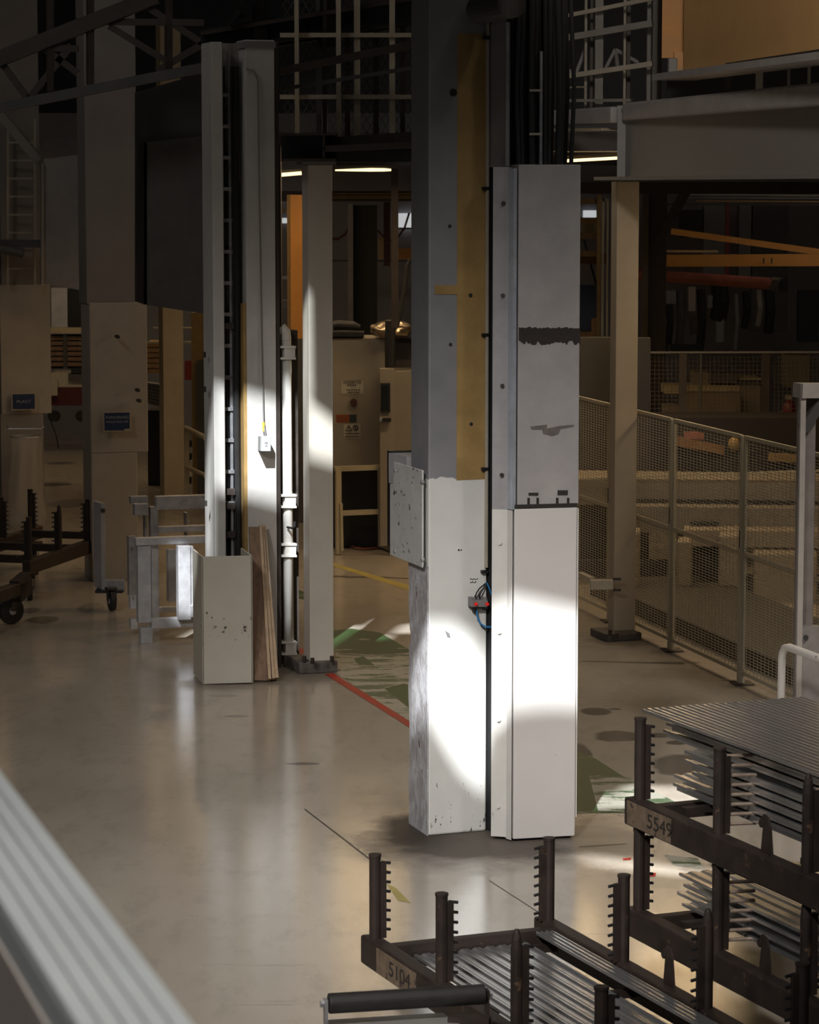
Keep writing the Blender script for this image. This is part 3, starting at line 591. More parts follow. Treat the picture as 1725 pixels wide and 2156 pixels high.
# ---------------------------------------------------------------- handrail right in front of the lens
zr = 3.2
h0, h1, k0, k1 = fl(0, 1620, zr), fl(410, 2156, zr), fl(0, 1900, zr), fl(160, 2156, zr)
hd = (h0 - h1).normalized(); hn = Vector((-hd.y, hd.x, 0))
if hn.x > 0: hn = -hn
hw = (k1 - h1).dot(hn); s0 = h1 - hd * 1.5; L = 4.5
print('handrail width', hw, hd)
gr = thing('guard_rail', 'pale grooved handrail crossing the lower left corner close to the lens', 'railing', Vector((s0.x, s0.y, 0)))
hr = MB(); nG = 5
for i in range(nG):
    u0_, u1_ = hw * i / nG + .0015, hw * (i + 1) / nG - .0015; hr.prism([s0 + hn * u0_, s0 + hn * u1_, s0 + hd * L + hn * u1_, s0 + hd * L + hn * u0_], zr - .012, zr)
hr.prism([s0 + hn * .001, s0 + hn * (hw - .001), s0 + hd * L + hn * (hw - .001), s0 + hd * L + hn * .001], zr - .05, zr - .009)
obj('top_rail', hr, M('pale_rail_coating', (.56, .58, .57), .5, var=.06, vs=3), gr)
i0 = s0 + hn * (hw - .008)
obj('infill_sheet', MB().prism([i0, i0 + hd * L, i0 + hd * L + hn * .01, i0 + hn * .01], 2.1, zr - .05), M('brown_grey_infill', (.50, .43, .38), .6, var=.1), gr, 'brown grey sheet below the handrail')
dk = MB().prism([s0 - hn * .05, s0 + hd * L - hn * .05, s0 + hd * L + hn * 2.2, s0 + hn * 2.2], 2.02, 2.1)
solo('walkway_deck', dk, brownsteel, 'raised walkway deck below the grooved handrail', 'walkway')
# ---------------------------------------------------------------- left: trolleys at the back
d0, d1 = fl(62, 1178, .42), fl(187, 1140, .42); d2 = fl(243, 1117, .42)
angD = atan2(d2.y - d0.y, d2.x - d0.x); spD = (d2 - d0).length / 3
exD = Vector((cos(angD), sin(angD), 0)); eyD = Vector((-exD.y, exD.x, 0)); WD = .95
PD, trD = trolley('dark empty pin trolley by the signposted columns at the left', d0 + eyD * -0.0, angD, spD, WD, 4, 0, None, cross=(.3, spD * 1.5, spD * 2.8), kinds='rprr')
e0 = fl(-180, 1290, .36)
PE, trE = trolley('dark pin trolley cut by the left edge of the picture, its castor in view', PD(-.95, -.05, 0) * 1, angD, spD, 1.0, 2, -.1, None, cross=(.3,), kinds='pr') if False else (None, None)
ch = thing('castor_frame', 'dark wheeled frame end at the left edge, below the pin trolley', 'frame', fl(25, 1317))
wheel_unit(ch, fl(24, 1314), .125, radians(-50), ch)
p = fl(58, 1232, .36); obj('frame_bar', MB().bar(p, p - exD * 1.6, .1, .12), rust, ch, bevel=.01)
obj('upright_plate', MB().bar(p + Vector((0, 0, .03)) - exD * .02, p + Vector((0, 0, -.02)) - exD * .3, .1, .2), rust, ch)
# panel cart
YPc = Yf(1287)
pc = thing('panel_cart', 'cart with a narrow pale end panel on a castor, left of the steel stacking frames', 'cart', at(225, 1287, YPc))
obj('end_panel', MB().prism(foot(196, 212, 221, 0, 1, Y=YPc + .1, yaw=radians(24)), zy(1245, YPc), zy(1062, YPc)), whitegrey, pc, bevel=.006)
obj('bracket_arm', MB().ib(216, 262, 1222, 1246, YPc + .1, .08), greysteel, pc)
obj('base_plate', MB().ib(200, 258, 1244, 1249, YPc, .3), blackmetal, pc)
wheel_unit(pc, at(236, 1286, YPc), .095, radians(20), pc)
obj('square_hole', MB().ib(212, 221, 1071, 1079, YPc + .08, .02), inkk, pc)
# ---------------------------------------------------------------- signposted columns
YK = Yf(1225)
def blockcol(name, label, polys, mats, loc):
    t = thing(name, label, 'column', loc)
    return t
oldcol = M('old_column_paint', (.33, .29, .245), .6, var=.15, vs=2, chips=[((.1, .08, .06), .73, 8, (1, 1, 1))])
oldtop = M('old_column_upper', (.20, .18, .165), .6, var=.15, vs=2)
pk_ = thing('concrete_column', 'beige column carrying the blue PARKERING sign', 'column', fl(240, 1224))
pf = foot(178, 195, 292, 1225); YK = pf[0].y
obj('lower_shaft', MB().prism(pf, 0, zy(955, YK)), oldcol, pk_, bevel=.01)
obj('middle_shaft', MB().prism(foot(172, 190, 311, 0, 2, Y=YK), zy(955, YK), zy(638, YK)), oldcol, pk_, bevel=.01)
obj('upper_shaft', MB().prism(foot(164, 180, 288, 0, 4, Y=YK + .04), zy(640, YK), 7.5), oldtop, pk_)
for x, y in ((232, 705), (274, 816), (277, 838)): c = at(x, y, YK + .35); obj('anchor_hole', MB().cyl(c - BV * 0 - AV * .33, c - AV * .42, .02, 8), inkk, pk_)
railm2 = M('sign_border', (.40, .33, .24), .6, var=.05)
def sign(label, x0, x1, y0, y1, Y, dyaw, rows, cat='sign', face=None, tag=None):
    p = at(x0, y0, Y); b = Vector((cos(dyaw), sin(dyaw), 0)); w = along(p, b, x1); h = p.z - zy(y1, Y); up = Vector((0, 0, 1)); n = Vector((b.y, -b.x, 0))
    t = thing('wall_sign', label, cat, p - up * h + b * w / 2)
    obj('border', MB().bar(p - up * h / 2, p + b * w - up * h / 2, .012, h), railm2, t)
    obj('sign_face', MB().bar(p + b * .012 - up * h / 2 + n * .004, p + b * (w - .012) - up * h / 2 + n * .004, .012, h - .024), bluesign, t)
    for s, fy, fs, fw in rows: text('lettering', s, h * fs, p + b * w / 2 - up * h * fy + n * .0115, b, up, signtext, t, width=w * fw)
    if tag: obj('tape_corner', MB().bar(p + b * w * .76 - up * h * .93 + n * .013, p + b * w * 1.0 - up * h * .93 + n * .013, .002, h * .11), creamdark, t)
sign('blue sign reading PARKERING PINNETRALLER with a pale border', 217, 275, 867, 909, YK - .04 + .02, YAW, [('PARKERING', .30, .20, .82), ('PINNETRALLER', .52, .15, .80)], tag=True)
YQ = Yf(1108)
pl_ = thing('concrete_column', 'grey beige column carrying the blue PLAST sign, at the left edge', 'column', fl(50, 1108))
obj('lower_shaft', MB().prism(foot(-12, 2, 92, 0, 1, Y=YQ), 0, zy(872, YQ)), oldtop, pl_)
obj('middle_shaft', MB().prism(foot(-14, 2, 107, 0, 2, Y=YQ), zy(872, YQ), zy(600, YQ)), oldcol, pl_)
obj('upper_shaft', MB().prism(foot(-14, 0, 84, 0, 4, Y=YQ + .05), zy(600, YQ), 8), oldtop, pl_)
for i in range(8): obj('ladder_rung', MB().bar(at(16, 300 + i * 38, YQ - .1), at(72, 300 + i * 38, YQ - .1), .02, .02), creamdark, pl_)
for x in (16, 73): obj('ladder_rail', MB().bar(at(x, 250, YQ - .1), at(x, 600, YQ - .1), .03, .03), creamdark, pl_)
sign('blue sign reading PLAST on the leftmost column', 24, 75, 828, 864, YQ - .04, YAW, [('PLAST', .5, .22, .58)])
# plastic bag on its wire holder
bg = thing('bag_holder', 'wire ring holder on the leftmost column, open at the top', 'holder', at(55, 915, YQ - .3))
Yb = YQ - .35
obj('wire_frame', MB().tube([at(15, 896, Yb), at(18, 903, Yb - .15), at(88, 903, Yb - .15), at(92, 899, Yb)], .008, 6), galv, bg)
c = at(55, 919, Yb); obj('wire_ring', MB().tube([c + Vector((.18 * cos(a * pi / 12), .16 * sin(a * pi / 12), 0)) for a in range(25)], .007, 6), galv, bg)
bagm = bpy.data.materials.new('clear_plastic_film'); bagm.use_nodes = True
nb = bagm.node_tree; bs = nb.nodes['Principled BSDF']; bs.inputs['Base Color'].default_value = (.5, .45, .40, 1); bs.inputs['Roughness'].default_value = .25; bs.inputs['Alpha'].default_value = .35
bag = MB(); bag.smooth = True; nu = 36; rings = [(919, .18, .16), (950, .17, .17), (1000, .19, .2), (1050, .20, .2), (1085, .25, .2), (1108, .22, .2)]
vs = []; fs = []
for j, (py, rx, ry) in enumerate(rings):
    q = at(55, py, Yb)
    for i in range(nu):
        a_ = 2 * pi * i / nu; k = 1 + .10 * sin(7 * a_ + j) * (j > 0) + .05 * sin(13 * a_ + 2 * j) * (j > 0); vs.append(q + Vector((rx * k * cos(a_), ry * k * sin(a_), 0)))
for j in range(len(rings) - 1):
    for i in range(nu): fs.append([j * nu + i, j * nu + (i + 1) % nu, (j + 1) * nu + (i + 1) % nu, (j + 1) * nu + i])
bag.add(vs, fs); solo('plastic_bag', bag, bagm, 'clear crinkled plastic bag hanging from the wire ring under the PLAST sign', 'bag')
# ---------------------------------------------------------------- hung casing, strut panel and lattice girder at upper left
YH = YK - 1.5
hc = thing('hanging_casing', 'large dark sheet-metal casing hanging between the PARKERING column and the left steel column', 'casing', at(370, 660, YH))
ps = [at(303, 300, YH), at(440, 285, YH), at(440, 662, YH), at(303, 641, YH)]
obj('front_sheet', MB().poly(ps, (0, 1, 0), .04), darkgrey, hc)
obj('side_sheet', MB().poly([at(284, 305, YH + .9), at(303, 300, YH), at(303, 641, YH), at(284, 634, YH + .9)], (.03, 0, 0), 1), M('shaded_side_sheet', (.02, .02, .02), .6), hc)  # darker colour stands in for shade on the casing's left side
obj('upper_sheet', MB().poly([at(284, 195, YH + .1), at(440, 150, YH + .1), at(440, 290, YH + .1), at(284, 306, YH + .1)], (0, 1, 0), .04), M('shadowed_sheet', (.03, .029, .028), .6), hc)  # shade on the upper sheet is put into its colour
hp = thing('hanging_shield', 'pale grey hanging panel with a slanted lower edge, between the two signposted columns', 'panel', at(128, 606, YQ - .6))
obj('sheet', MB().poly([at(92, 335, YQ - .6), at(170, 325, YQ - .6), at(170, 611, YQ - .6), at(92, 598, YQ - .6)], (0, 1, 0), .03), greypaint, hp)
obj('side_edge', MB().bar(at(89, 345, YQ - .62), at(89, 598, YQ - .62), .035, .06), oldtop, hp)
obj('stiffener', MB().bar(at(92, 308, YQ - .62), at(172, 302, YQ - .62), .06, .12), darkgrey, hp)
br_ = thing('wall_bracket', 'dark arm bracket on the leftmost column', 'bracket', at(40, 520, YQ - .3))
obj('arm', MB().bar(at(-40, 512, YQ - .3), at(90, 513, YQ - .3), .1, .09), darkgrey, br_); obj('lamp_tube', MB().cyl(at(-30, 516, YQ - .4), at(50, 534, YQ - .4), .055), darkgrey, br_)
obj('diagonal_brace', MB().bar(at(0, 240, YQ - .35), at(82, 340, YQ - .35), .08, .1), oldtop, br_)
lg = thing('lattice_girder', 'dark lattice girder running across the top left corner', 'girder', at(150, 180, YH - .8))
def br2(nm, a_, b_, w, h, m=brownsteel, Y=YH - .8): obj(nm, MB().bar(at(a_[0], a_[1], Y), at(b_[0], b_[1], Y), w, h), m, lg)
br2('top_chord', (-30, 135), (330, -8), .12, .14); br2('bottom_chord', (-30, 232), (438, 141), .12, .09, darkgrey)
for a_, b_ in (((95, 103), (165, 155)), ((300, 8), (428, 92)), ((428, 92), (330, 150)), ((230, 55), (350, 128)), ((0, 128), (60, 210)), ((60, 210), (150, 95))): br2('diagonal', a_, b_, .05, .06)
for x in (105, 190, 355): br2('upright', (x, -10), (x, 212 - x * .18), .06, .08)
br2('tie_bar', (90, 101), (165, 103), .06, .06); br2('tie_bar', (160, 45), (430, 48), .06, .06)
solo('crane_rail', MB().bar(at(-30, 225, YH - .7), at(440, 138, YH - .7), .14, .035), creamdark, 'pale edge rail on the lower chord of the lattice girder', 'rail')
# walkway girder crossing behind the columns at the top
YG = YL + 1.2
gg = thing('overhead_girder', 'dark overhead girder climbing to the right above the left steel column', 'girder', at(650, 60, YG))
for nm, a_, b_, w, h, m in (('web', (425, 92), (900, 20), .1, .24, blackmetal), ('top_flange', (425, 72), (900, -6), .3, .035, brownsteel), ('bottom_flange', (425, 108), (900, 45), .3, .03, blackmetal)):
    obj(nm, MB().bar(at(a_[0], a_[1], YG), at(b_[0], b_[1], YG), w, h), m, gg)
for x in (548, 690): obj('stiffener', MB().bar(at(x, -10, YG - .1), at(x, 100, YG - .1), .12, .06), blackmetal, gg)
obj('trolley_wheel', MB().cyl(at(508, 18, YG - .2), at(508, 18, YG + .1), .085, 20), blackmetal, gg); obj('drive_arm', MB().bar(at(480, 52, YG - .2), at(505, 22, YG - .2), .05, .05), blackmetal, gg)
# ---------------------------------------------------------------- centre: mezzanine cage above, cabinets below
YM = YP + 1.0
def cage(label, x0, x1, ybot, ytop, posts, rails, Y, mesh=True, wire=M('cage_wire', (.10, .095, .085), .6), pm=None):
    t = thing('mesh_cage', label, 'cage', at((x0 + x1) / 2, ybot, Y))
    for i, (x, w, dy, m) in enumerate(posts): obj('upright', MB().ib(x - w / 2, x + w / 2, ytop - 60, ybot, Y + dy, .06), m, t)
    for i, (ya, yb, h, dy, m) in enumerate(rails): obj('rail', MB().bar(at(x0, ya, Y + dy), at(x1, yb, Y + dy), .05, h * Y / F), m, t)
    if mesh:
        mb = MB(); z0, z1 = zy(ybot, Y), zy(ytop - 60, Y); X0, X1 = at(x0, ybot, Y).x, at(x1, ybot, Y).x; h = z1 - z0; st_ = .065; n = int((X1 - X0 + h) / st_)
        for i in range(n):   # diamond mesh
            for s in (1, -1):
                a_ = (X0 + i * st_, z0) if s > 0 else (X0 + i * st_, z1); xa, za = a_; xb, zb2 = xa - h * .6, za + s * h
                if xa > X1: k = (xa - X1) / (h * .6); xa, za = X1, za + s * h * k
                if xb < X0: k = (xa - X0) / (xa - xb + 1e-9); xb, zb2 = X0, za + (zb2 - za) * k
                if xa > xb + .01: mb.bar((xa, Y + .5, za), (xb, Y + .5, zb2), .005, .005, caps=False)
        obj('wire_mesh', mb, wire, t)
    return t
rw = cream
cage('wire mesh cage on the mezzanine left of the big concrete column', 590, 900, 300, 40,
     [(625, 9, 0, rw), (672, 12, .3, darkgrey), (684, 9, .2, brownsteel), (713, 10, 0, rw), (732, 12, .3, brownsteel), (752, 13, .1, rw), (792, 12, .3, brownsteel), (826, 12, .1, rw), (848, 10, .3, brownsteel)],
     [(74, 74, 9, .1, rw), (204, 204, 9, .1, rw), (150, 88, 16, -.2, brownsteel), (188, 138, 8, -.2, darkgrey)], YM)
md = thing('mezzanine_edge', 'dark mezzanine edge beam above the slim square post', 'beam', at(700, 320, YP))
obj('deck_edge', MB().poly([at(680, 312, YP + .1), at(900, 300, YP + .1), at(900, 275, YP + .1), at(680, 290, YP + .1)], (0, 1, 0), 2.0), brownsteel, md)
obj('flange', MB().bar(at(683, 314, YP), at(900, 304, YP), .3, .05), brownsteel, md); obj('web', MB().bar(at(683, 326, YP + .1), at(900, 325, YP + .1), .1, .12), blackmetal, md)
ibm = thing('i_beam', 'dark steel beam end resting on the slim square post', 'beam', at(660, 338, YP))
obj('web', MB().ib(592, 682, 284, 336, YP + .02, .02), blackmetal, ibm); obj('top_flange', MB().ib(592, 710, 280, 285, YP - .15, .3), brownsteel, ibm); obj('bottom_flange', MB().ib(592, 706, 334, 340, YP - .15, .3), brownsteel, ibm)
obj('stiffener', MB().ib(680, 684, 284, 336, YP - .15, .3), brownsteel, ibm); obj('box_end', MB().ib(684, 708, 284, 312, YP + .02, .25), black, ibm)
solo('side_post', MB().ib(580, 592, 305, 700, YL + .6, .15), brownsteel, 'thin brown post edge behind the right flange of the left column', 'post')
# warm light tubes under the mezzanine
tl = thing('tube_light', 'warm lit tube lamp right of the slim square post', 'lamp', at(776, 358, 33)); obj('tube', MB().tube([at(706, 358.5, 33), at(740, 358, 33), at(780, 357.5, 33), at(810, 357.5, 33), at(833, 358, 33)], [.008, .014, .02, .018, .008], 10), tubeglow, tl); obj('tray', MB().ib(712, 830, 349, 353.5, 33, .2), darkgrey, tl)
tl = thing('tube_light', 'warm lit tube lamp left of the slim square post', 'lamp', at(612, 367, 31)); obj('tube', MB().cyl(at(588, 368.5, 31), at(635, 364.5, 31), .019), tubeglow, tl); obj('tray', MB().bar(at(585, 362, 31.1), at(637, 358, 31.1), .12, .03), darkgrey, tl)
tl = thing('tube_light', 'warm lit tube lamp right of the clad steel column', 'lamp', at(1240, 337, 29)); obj('tube', MB().cyl(at(1176, 339.5, 29), at(1305, 332.5, 29), .015), tubeglow, tl); obj('tray', MB().bar(at(1176, 332, 29.1), at(1305, 324, 29.1), .12, .03), brownsteel, tl)
# lintels and deck soffit over the rear bay
YS = 37
solo('lintel_beam', MB().ib(585, 900, 402, 424, YS, .3), brownsteel, 'dark lintel beam across the rear bay behind the slim square post', 'beam')
for i, y in enumerate((408, 413.5, 417)): solo('ochre_strip', MB().bar(at(700, y, YS - .1), at(900, y, YS - .1), .03, .012), ochre, ['upper', 'middle', 'lowest'][i] + ' thin ochre strip on the lintel beam', 'strip')  # thin ochre lines laid along the lintel
solo('soffit_deck', MB().box(-1.5, 14, 28, 46, zy(352, 33) + .12, zy(352, 33) + .3), brownsteel, 'dark underside of the mezzanine deck over the rear bay', 'deck')
# columns of the rear bay
YB = 34
oc = thing('i_column', 'orange steel column behind the left column group, left of the slim square post', 'column', at(622, 1000, YB))
obj('flange', MB().ib(612, 641, 410, 713, YB, .12), orange, oc); obj('edge', MB().ib(605, 612, 410, 713, YB + .08, .12), ochre, oc)
lb = thing('low_wall_box', 'dark box below the orange column', 'box', at(625, 870, YB)); obj('box', MB().ib(598, 641, 714, 1160, YB, .3), darkgrey, lb)
dc = thing('dark_screen', 'tall black screen before the pale far wall, right of the slim square post', 'panel', at(766, 900, 42)); obj('panel', MB().ib(744, 794, 432, 2000, 42, .3), M('black_green_sheet', (.022, .023, .018), .7), dc); obj('edge_post', MB().ib(733, 744, 430, 2000, 41.9, .12), greypaint, dc)
solo('thin_column', MB().ib(824, 839, 355, 690, 30, .12), brownsteel, 'thin brown column left of the big concrete column', 'column')
solo('thin_column', MB().ib(808, 822, 425, 560, 40, .12), M('dark_red_brown', (.06, .022, .014), .6), 'dark red upright beside the thin brown column', 'column')
for x in (797, 804): solo('yellow_strip', MB().ib(x, x + 5, 500, 545, 41, .05), ochre, 'thin yellow upright strip left of the dark red upright, ' + ('left one' if x < 800 else 'right one'), 'strip')
solo('orange_beam', MB().ib(838, 900, 523, 546, 40, .15), orange, 'short orange beam just left of the big concrete column', 'beam')
solo('wall_ledge', MB().ib(700, 900, 548, 551, 45, .2), darkgrey, 'thin dark ledge along the pale far wall', 'ledge')
solo('hose', MB().tube([at(864, 545, 31), at(858, 560, 31), at(852, 610, 31), at(845, 650, 31), at(836, 690, 31)], .022, 8), black, 'black hose hanging right of the thin brown column', 'hose')
solo('hose', MB().tube([at(700, 503, 43), at(712, 503, 43), at(728, 492, 43), at(738, 468, 43), at(742, 440, 43)], .02, 8), M('dark_red_hose', (.06, .012, .015), .5), 'dark red hose looping on the pale wall beside the slim post', 'hose')
solo('hose', MB().tube([at(862, 448, 43), at(852, 480, 43), at(838, 500, 43), at(818, 508, 43), at(795, 485, 43)], .016, 8), M('dull_red_hose', (.10, .02, .02), .5), 'thin red hose sagging in front of the bright window', 'hose')
w1 = MB().ib(838, 900, 449, 479, 46.5, .02); struct('window_1', w1, windowglow)
for o_ in [obj('window_frame', MB().ib(836, 900, 479, 483, 46.4, .05).ib(836, 839, 447, 483, 46.4, .05), creamdark)]: o_['kind'] = 'structure'; o_.name = 'trim_1'
wallp = M('pale_wall_paint', (.30, .29, .31), .75, var=.1, vs=1.5)
struct('wall_rear', MB().box(-14, 14, 46.6, 46.9, 0, 5.2), wallp)
struct('window_2', MB().ib(594, 606, 459, 470, 46.5, .02), windowglow)
struct('window_3', MB().ib(594, 601, 413, 422, 46.5, .02), windowglow)
for x0, x1, y0, y1, l in ((592, 600, 440, 447, 'tiny ochre label'), (594, 608, 582, 588, 'small pale rail end'), (590, 608, 632, 648, 'small lilac box')): solo('wall_item', MB().ib(x0, x1, y0, y1, 40, .1), [ochre, galv, whitegrey][(y0 > 500) + (y0 > 600)], l + ' seen between the left column and the orange column', 'fitting')
# cabinets
Yc = Yf(1160)
cabm = M('cabinet_beige', (.27, .235, .185), .55, var=.1, vs=3)
c1_ = thing('control_cabinet', 'beige control cabinet with warning stickers behind the slim square post', 'cabinet', at(755, 1155, Yc))
obj('body', MB().ib(690, 811, 712, 983, Yc, .7), cabm, c1_, bevel=.01)
obj('plinth_recess', MB().ib(690, 811, 983, 1150, Yc + .25, .5), black, c1_)
pp = lambda x0, x1, y0, y1, o=.004, t=.006: MB().ib(x0, x1, y0, y1, Yc - o, t)
obj('name_label', pp(719, 765, 802, 829), paper, c1_, 'pale paper label')
text('label_lettering', 'HOVEDBRYTER', .05, at(742, 805, Yc - .006), (1, 0, 0), (0, 0, 1), inkk, c1_, width=.20)
m_ = MB()
for y, a_, b_ in ((811, 732, 752), (821, 730, 757), (826, 733, 755)):
    for x in range(a_, b_, 5): m_.ib(x, x + 3, y - 1.2, y + 1.2, Yc - .009, .004)
obj('label_lines', m_, inkk, c1_)
obj('main_switch', MB().cyl(at(745, 847, Yc), at(745, 847, Yc - .05), .04, 16).ib(740, 750, 846, 856, Yc - .05, .05), M('dark_red_switch', (.05, .012, .012), .5), c1_, 'dark red round switch')
wl = pp(708, 736, 873, 890); obj('hazard_label', wl, M('orange_hazard_label', (.34, .09, .03), .6, var=.1), c1_, 'orange hazard label')
m_ = MB()
for y in (876, 880, 884, 888): m_.bar(at(709, y, Yc - .006), at(735, y - 1.6, Yc - .006), .003, .005)
obj('hazard_stripes', m_, M('brown_ink', (.10, .03, .015), .7), c1_)
obj('black_label', pp(736, 751, 873, 890), M('dark_teal_label', (.015, .03, .032), .5), c1_, 'dark square label')
obj('warning_label', pp(724, 759, 893, 922), paper, c1_, 'pale warning label')
m_ = MB()
for a_, b_ in (((728.5, 907), (734.5, 895.5)), ((734.5, 895.5), (741, 907)), ((741, 907), (728.5, 907)), ((734.8, 899), (734.8, 903.5))): m_.bar(at(*a_, Yc - .008), at(*b_, Yc - .008), .003, .008)
cc_ = at(748.8, 901, Yc - .008); m_.tube([cc_ + Vector((.028 * cos(a_ * pi / 10), 0, .028 * sin(a_ * pi / 10))) for a_ in range(21)], .005, 6)
m_.bar(at(748.8, 896.5, Yc - .008), at(748.8, 905.5, Yc - .008), .003, .014).bar(at(745, 897, Yc - .009), at(752.6, 905, Yc - .009), .003, .006)
obj('warning_symbols', m_, inkk, c1_)
m_ = MB()
for y in (913, 919): m_.bar(at(727, y, Yc - .008), at(757, y, Yc - .008), .003, .008)
obj('warning_lines', m_, inkk, c1_)
c2_ = thing('control_cabinet', 'beige control cabinet with a small dark screen, just left of the big concrete column', 'cabinet', at(840, 1155, Yc - .5))
obj('body', MB().prism(foot(830, 830, 900, 0, 1.5, Y=Yc - .4, back=.6), 0.02, zy(776, Yc)), M('cabinet_cream', (.22, .195, .15), .55, var=.1, vs=3), c2_, bevel=.01)
obj('side_door', MB().ib(800, 831, 776, 1150, Yc - .42, .1), cabm, c2_, bevel=.006)
obj('screen_frame', MB().ib(801.5, 822, 807, 868, Yc - .45, .05), black, c2_); obj('screen', MB().ib(805, 819, 812, 862, Yc - .46, .02), screen, c2_)
obj('door_handle', MB().ib(806, 824, 881, 888, Yc - .5, .06), blackmetal, c2_); obj('lock', MB().cyl(at(803, 884, Yc - .42), at(803, 884, Yc - .47), .02, 10), galv, c2_)
solo('grey_duct', MB().ib(811, 900, 712, 776, Yc + .2, .4), brownsteel, 'dark brown duct box above the cabinet with the screen', 'duct')
solo('vertical_pipe', MB().cyl(at(822, 770, Yc - .3), at(822, 675, Yc - .3), .06, 12), black, 'black vertical pipe rising above the cabinet with the screen', 'pipe')
fo = MB(); fo.smooth = True; fo.ball(at(826, 694, Yc), .24, .3, .10, 24, 12, lambda a_, b_: 1 + .06 * sin(9 * b_ + 4 * a_) + .05 * sin(17 * a_ + b_ * 3)); solo('foil_wrapped_duct', fo, foil, 'shiny foil-wrapped lump on top of the control cabinets', 'duct'); solo('dark_tray', MB().ib(800, 900, 694, 712, Yc - .1, .5), black, 'black tray under the foil-wrapped lump', 'tray')
solo('rolled_cover', MB().tube([at(702, 686, Yc + .1), at(712, 684, Yc + .1), at(745, 686, Yc + .1), at(758, 690, Yc + .1)], [.05, .055, .05, .03], 12), black, 'black rolled cover lying on the cabinet with the stickers', 'cover'); solo('flat_tray', MB().ib(695, 766, 700, 709, Yc - .05, .4), blackmetal, 'flat black tray on the cabinet with the stickers', 'tray')
sf = thing('step_frame', 'cream angle-iron barrier frame in front of the control cabinets', 'barrier', at(755, 1165, Yc - 1)); Yz = Yf(1168)
railm = M('pale_cream_rail', (.46, .40, .27), .5, var=.1)
for x0, x1, y0, y1 in ((704, 812, 980, 991), (716, 812, 1073, 1084)): obj('rail', MB().bar(at(x0, (y0 + y1) / 2 + 2, Yz), at(x1, (y0 + y1) / 2 - 2, Yz), .04, .055), railm, sf)
obj('leg', MB().bar(at(712, 985, Yz), at(713, 1166, Yz), .06, .06), railm, sf); obj('leg', MB().bar(at(802, 985, Yz), at(803, 1150, Yz), .06, .06), cabm, sf); obj('leg_plate', MB().bar(at(718, 1060, Yz - .02), at(720, 1160, Yz - .02), .03, .04), railm, sf)
solo('floor_cable', MB().tube([fl(740, 1152, .02), fl(760, 1146, .02), fl(790, 1146, .02), fl(800, 1152, .02), fl(770, 1156, .02), fl(745, 1153, .02)], .012, 6), redrust, 'loop of reddish cable on the floor under the barrier frame', 'cable')
# ---------------------------------------------------------------- left background seen between the columns
YW = 44
solo('lit_door_leaf', MB().ib(108, 142, 606, 690, YW, .1), M('pale_blue_sheet', (.55, .57, .62), .6, var=.2), 'pale bluish sheet with daylight painted into its colour, far back between the signposted columns', 'panel')  # pale blue stands in for daylight falling on the sheet
solo('dark_door_leaf', MB().ib(143, 172, 608, 690, YW, .1), black, 'dark upright panel right of the pale bluish sheet', 'panel')
solo('cream_beam', MB().ib(106, 175, 690, 702, YW - .4, .2), railm, 'cream horizontal beam below the bluish sheet at the back', 'beam')
lw = thing('slat_rack', 'dark wooden slat rack under the cream beam at the back', 'rack', at(138, 776, YW - .3))
for i in range(6): obj('slat', MB().ib(107, 175, 708 + i * 11, 716 + i * 11, YW - .3, .08), woodb, lw)
obj('upright', MB().ib(133, 141, 704, 776, YW - .35, .1), darkgrey, lw); obj('backing', MB().ib(107, 175, 704, 776, YW - .1, .05), black, lw)
wb = thing('work_table', 'table with a pale top and dark red skirt far back between the signposted columns', 'table', at(140, 860, YW - 1))
obj('top', MB().ib(108, 178, 785, 815, YW - 1, .6), paper, wb); obj('skirt', MB().ib(108, 178, 815, 854, YW - 1, .5), M('deep_red_sheet', (.07, .008, .008), .6), wb); obj('white_edge', MB().ib(108, 121, 800, 833, YW - 1.1, .05), paper, wb); obj('tray', MB().ib(144, 178, 786, 802, YW - 1.05, .3), darkgrey, wb); obj('end_box', MB().ib(150, 178, 776, 788, YW - 1.05, .2), black, wb)
for x in (112, 170): obj('wheel', MB().cyl(at(x, 876, YW - 1), at(x + 4, 876, YW - .9), .085, 16), black, wb)
solo('thin_wire', MB().tube([at(102, 872, 36), at(108, 890, 36), at(116, 910, 36), at(121, 930, 36), at(123, 945, 36)], .008, 6), black, 'thin black wire hanging right of the PLAST column', 'wire')
Yr = Yf(1075)
rc_ = thing('beige_column', 'narrow beige column with a dark left side behind the PARKERING column', 'column', at(366, 1075, Yr)); obj('shaft', MB().prism(foot(338, 347, 389, 1075), 0, 6), M('warm_beige_paint', (.36, .285, .18), .6, var=.12), rc_)
solo('ochre_board', MB().ib(404, 436, 658, 2000, Yr + 2, .2), ochre, 'ochre brown board just left of the left steel column', 'board')
solo('dark_cabinet', MB().ib(416, 436, 760, 2000, Yr + 1.8, .2), darkgrey, 'dark narrow cabinet in front of the ochre board', 'cabinet')
pw = thing('pallet_stack', 'stack of wooden boards seen left of the narrow beige column', 'stack', at(324, 790, Yr + 5))
for i in range(6): obj('board', MB().ib(308, 342, 722 + i * 11, 731 + i * 11, Yr + 5, .8), palletw, pw)
solo('cream_rail', MB().ib(308, 404, 719, 723, Yr + 4.8, .05), railm, 'cream rail above the wooden board stack', 'rail'); solo('white_rail', MB().ib(322, 402, 689, 692, Yr + 5, .05), railm, 'thin pale rail above the cream rail', 'rail')
sp2 = thing('profile_bundle', 'bundle of silver profiles left of the narrow beige column', 'bundle', at(325, 850, Yr + 3)); 
for i in range(7): obj('profile', MB().bar(at(305, 806 + i * 6, Yr + 3), at(345, 812 + i * 7, Yr + 2.4), .12, .03), alu, sp2)
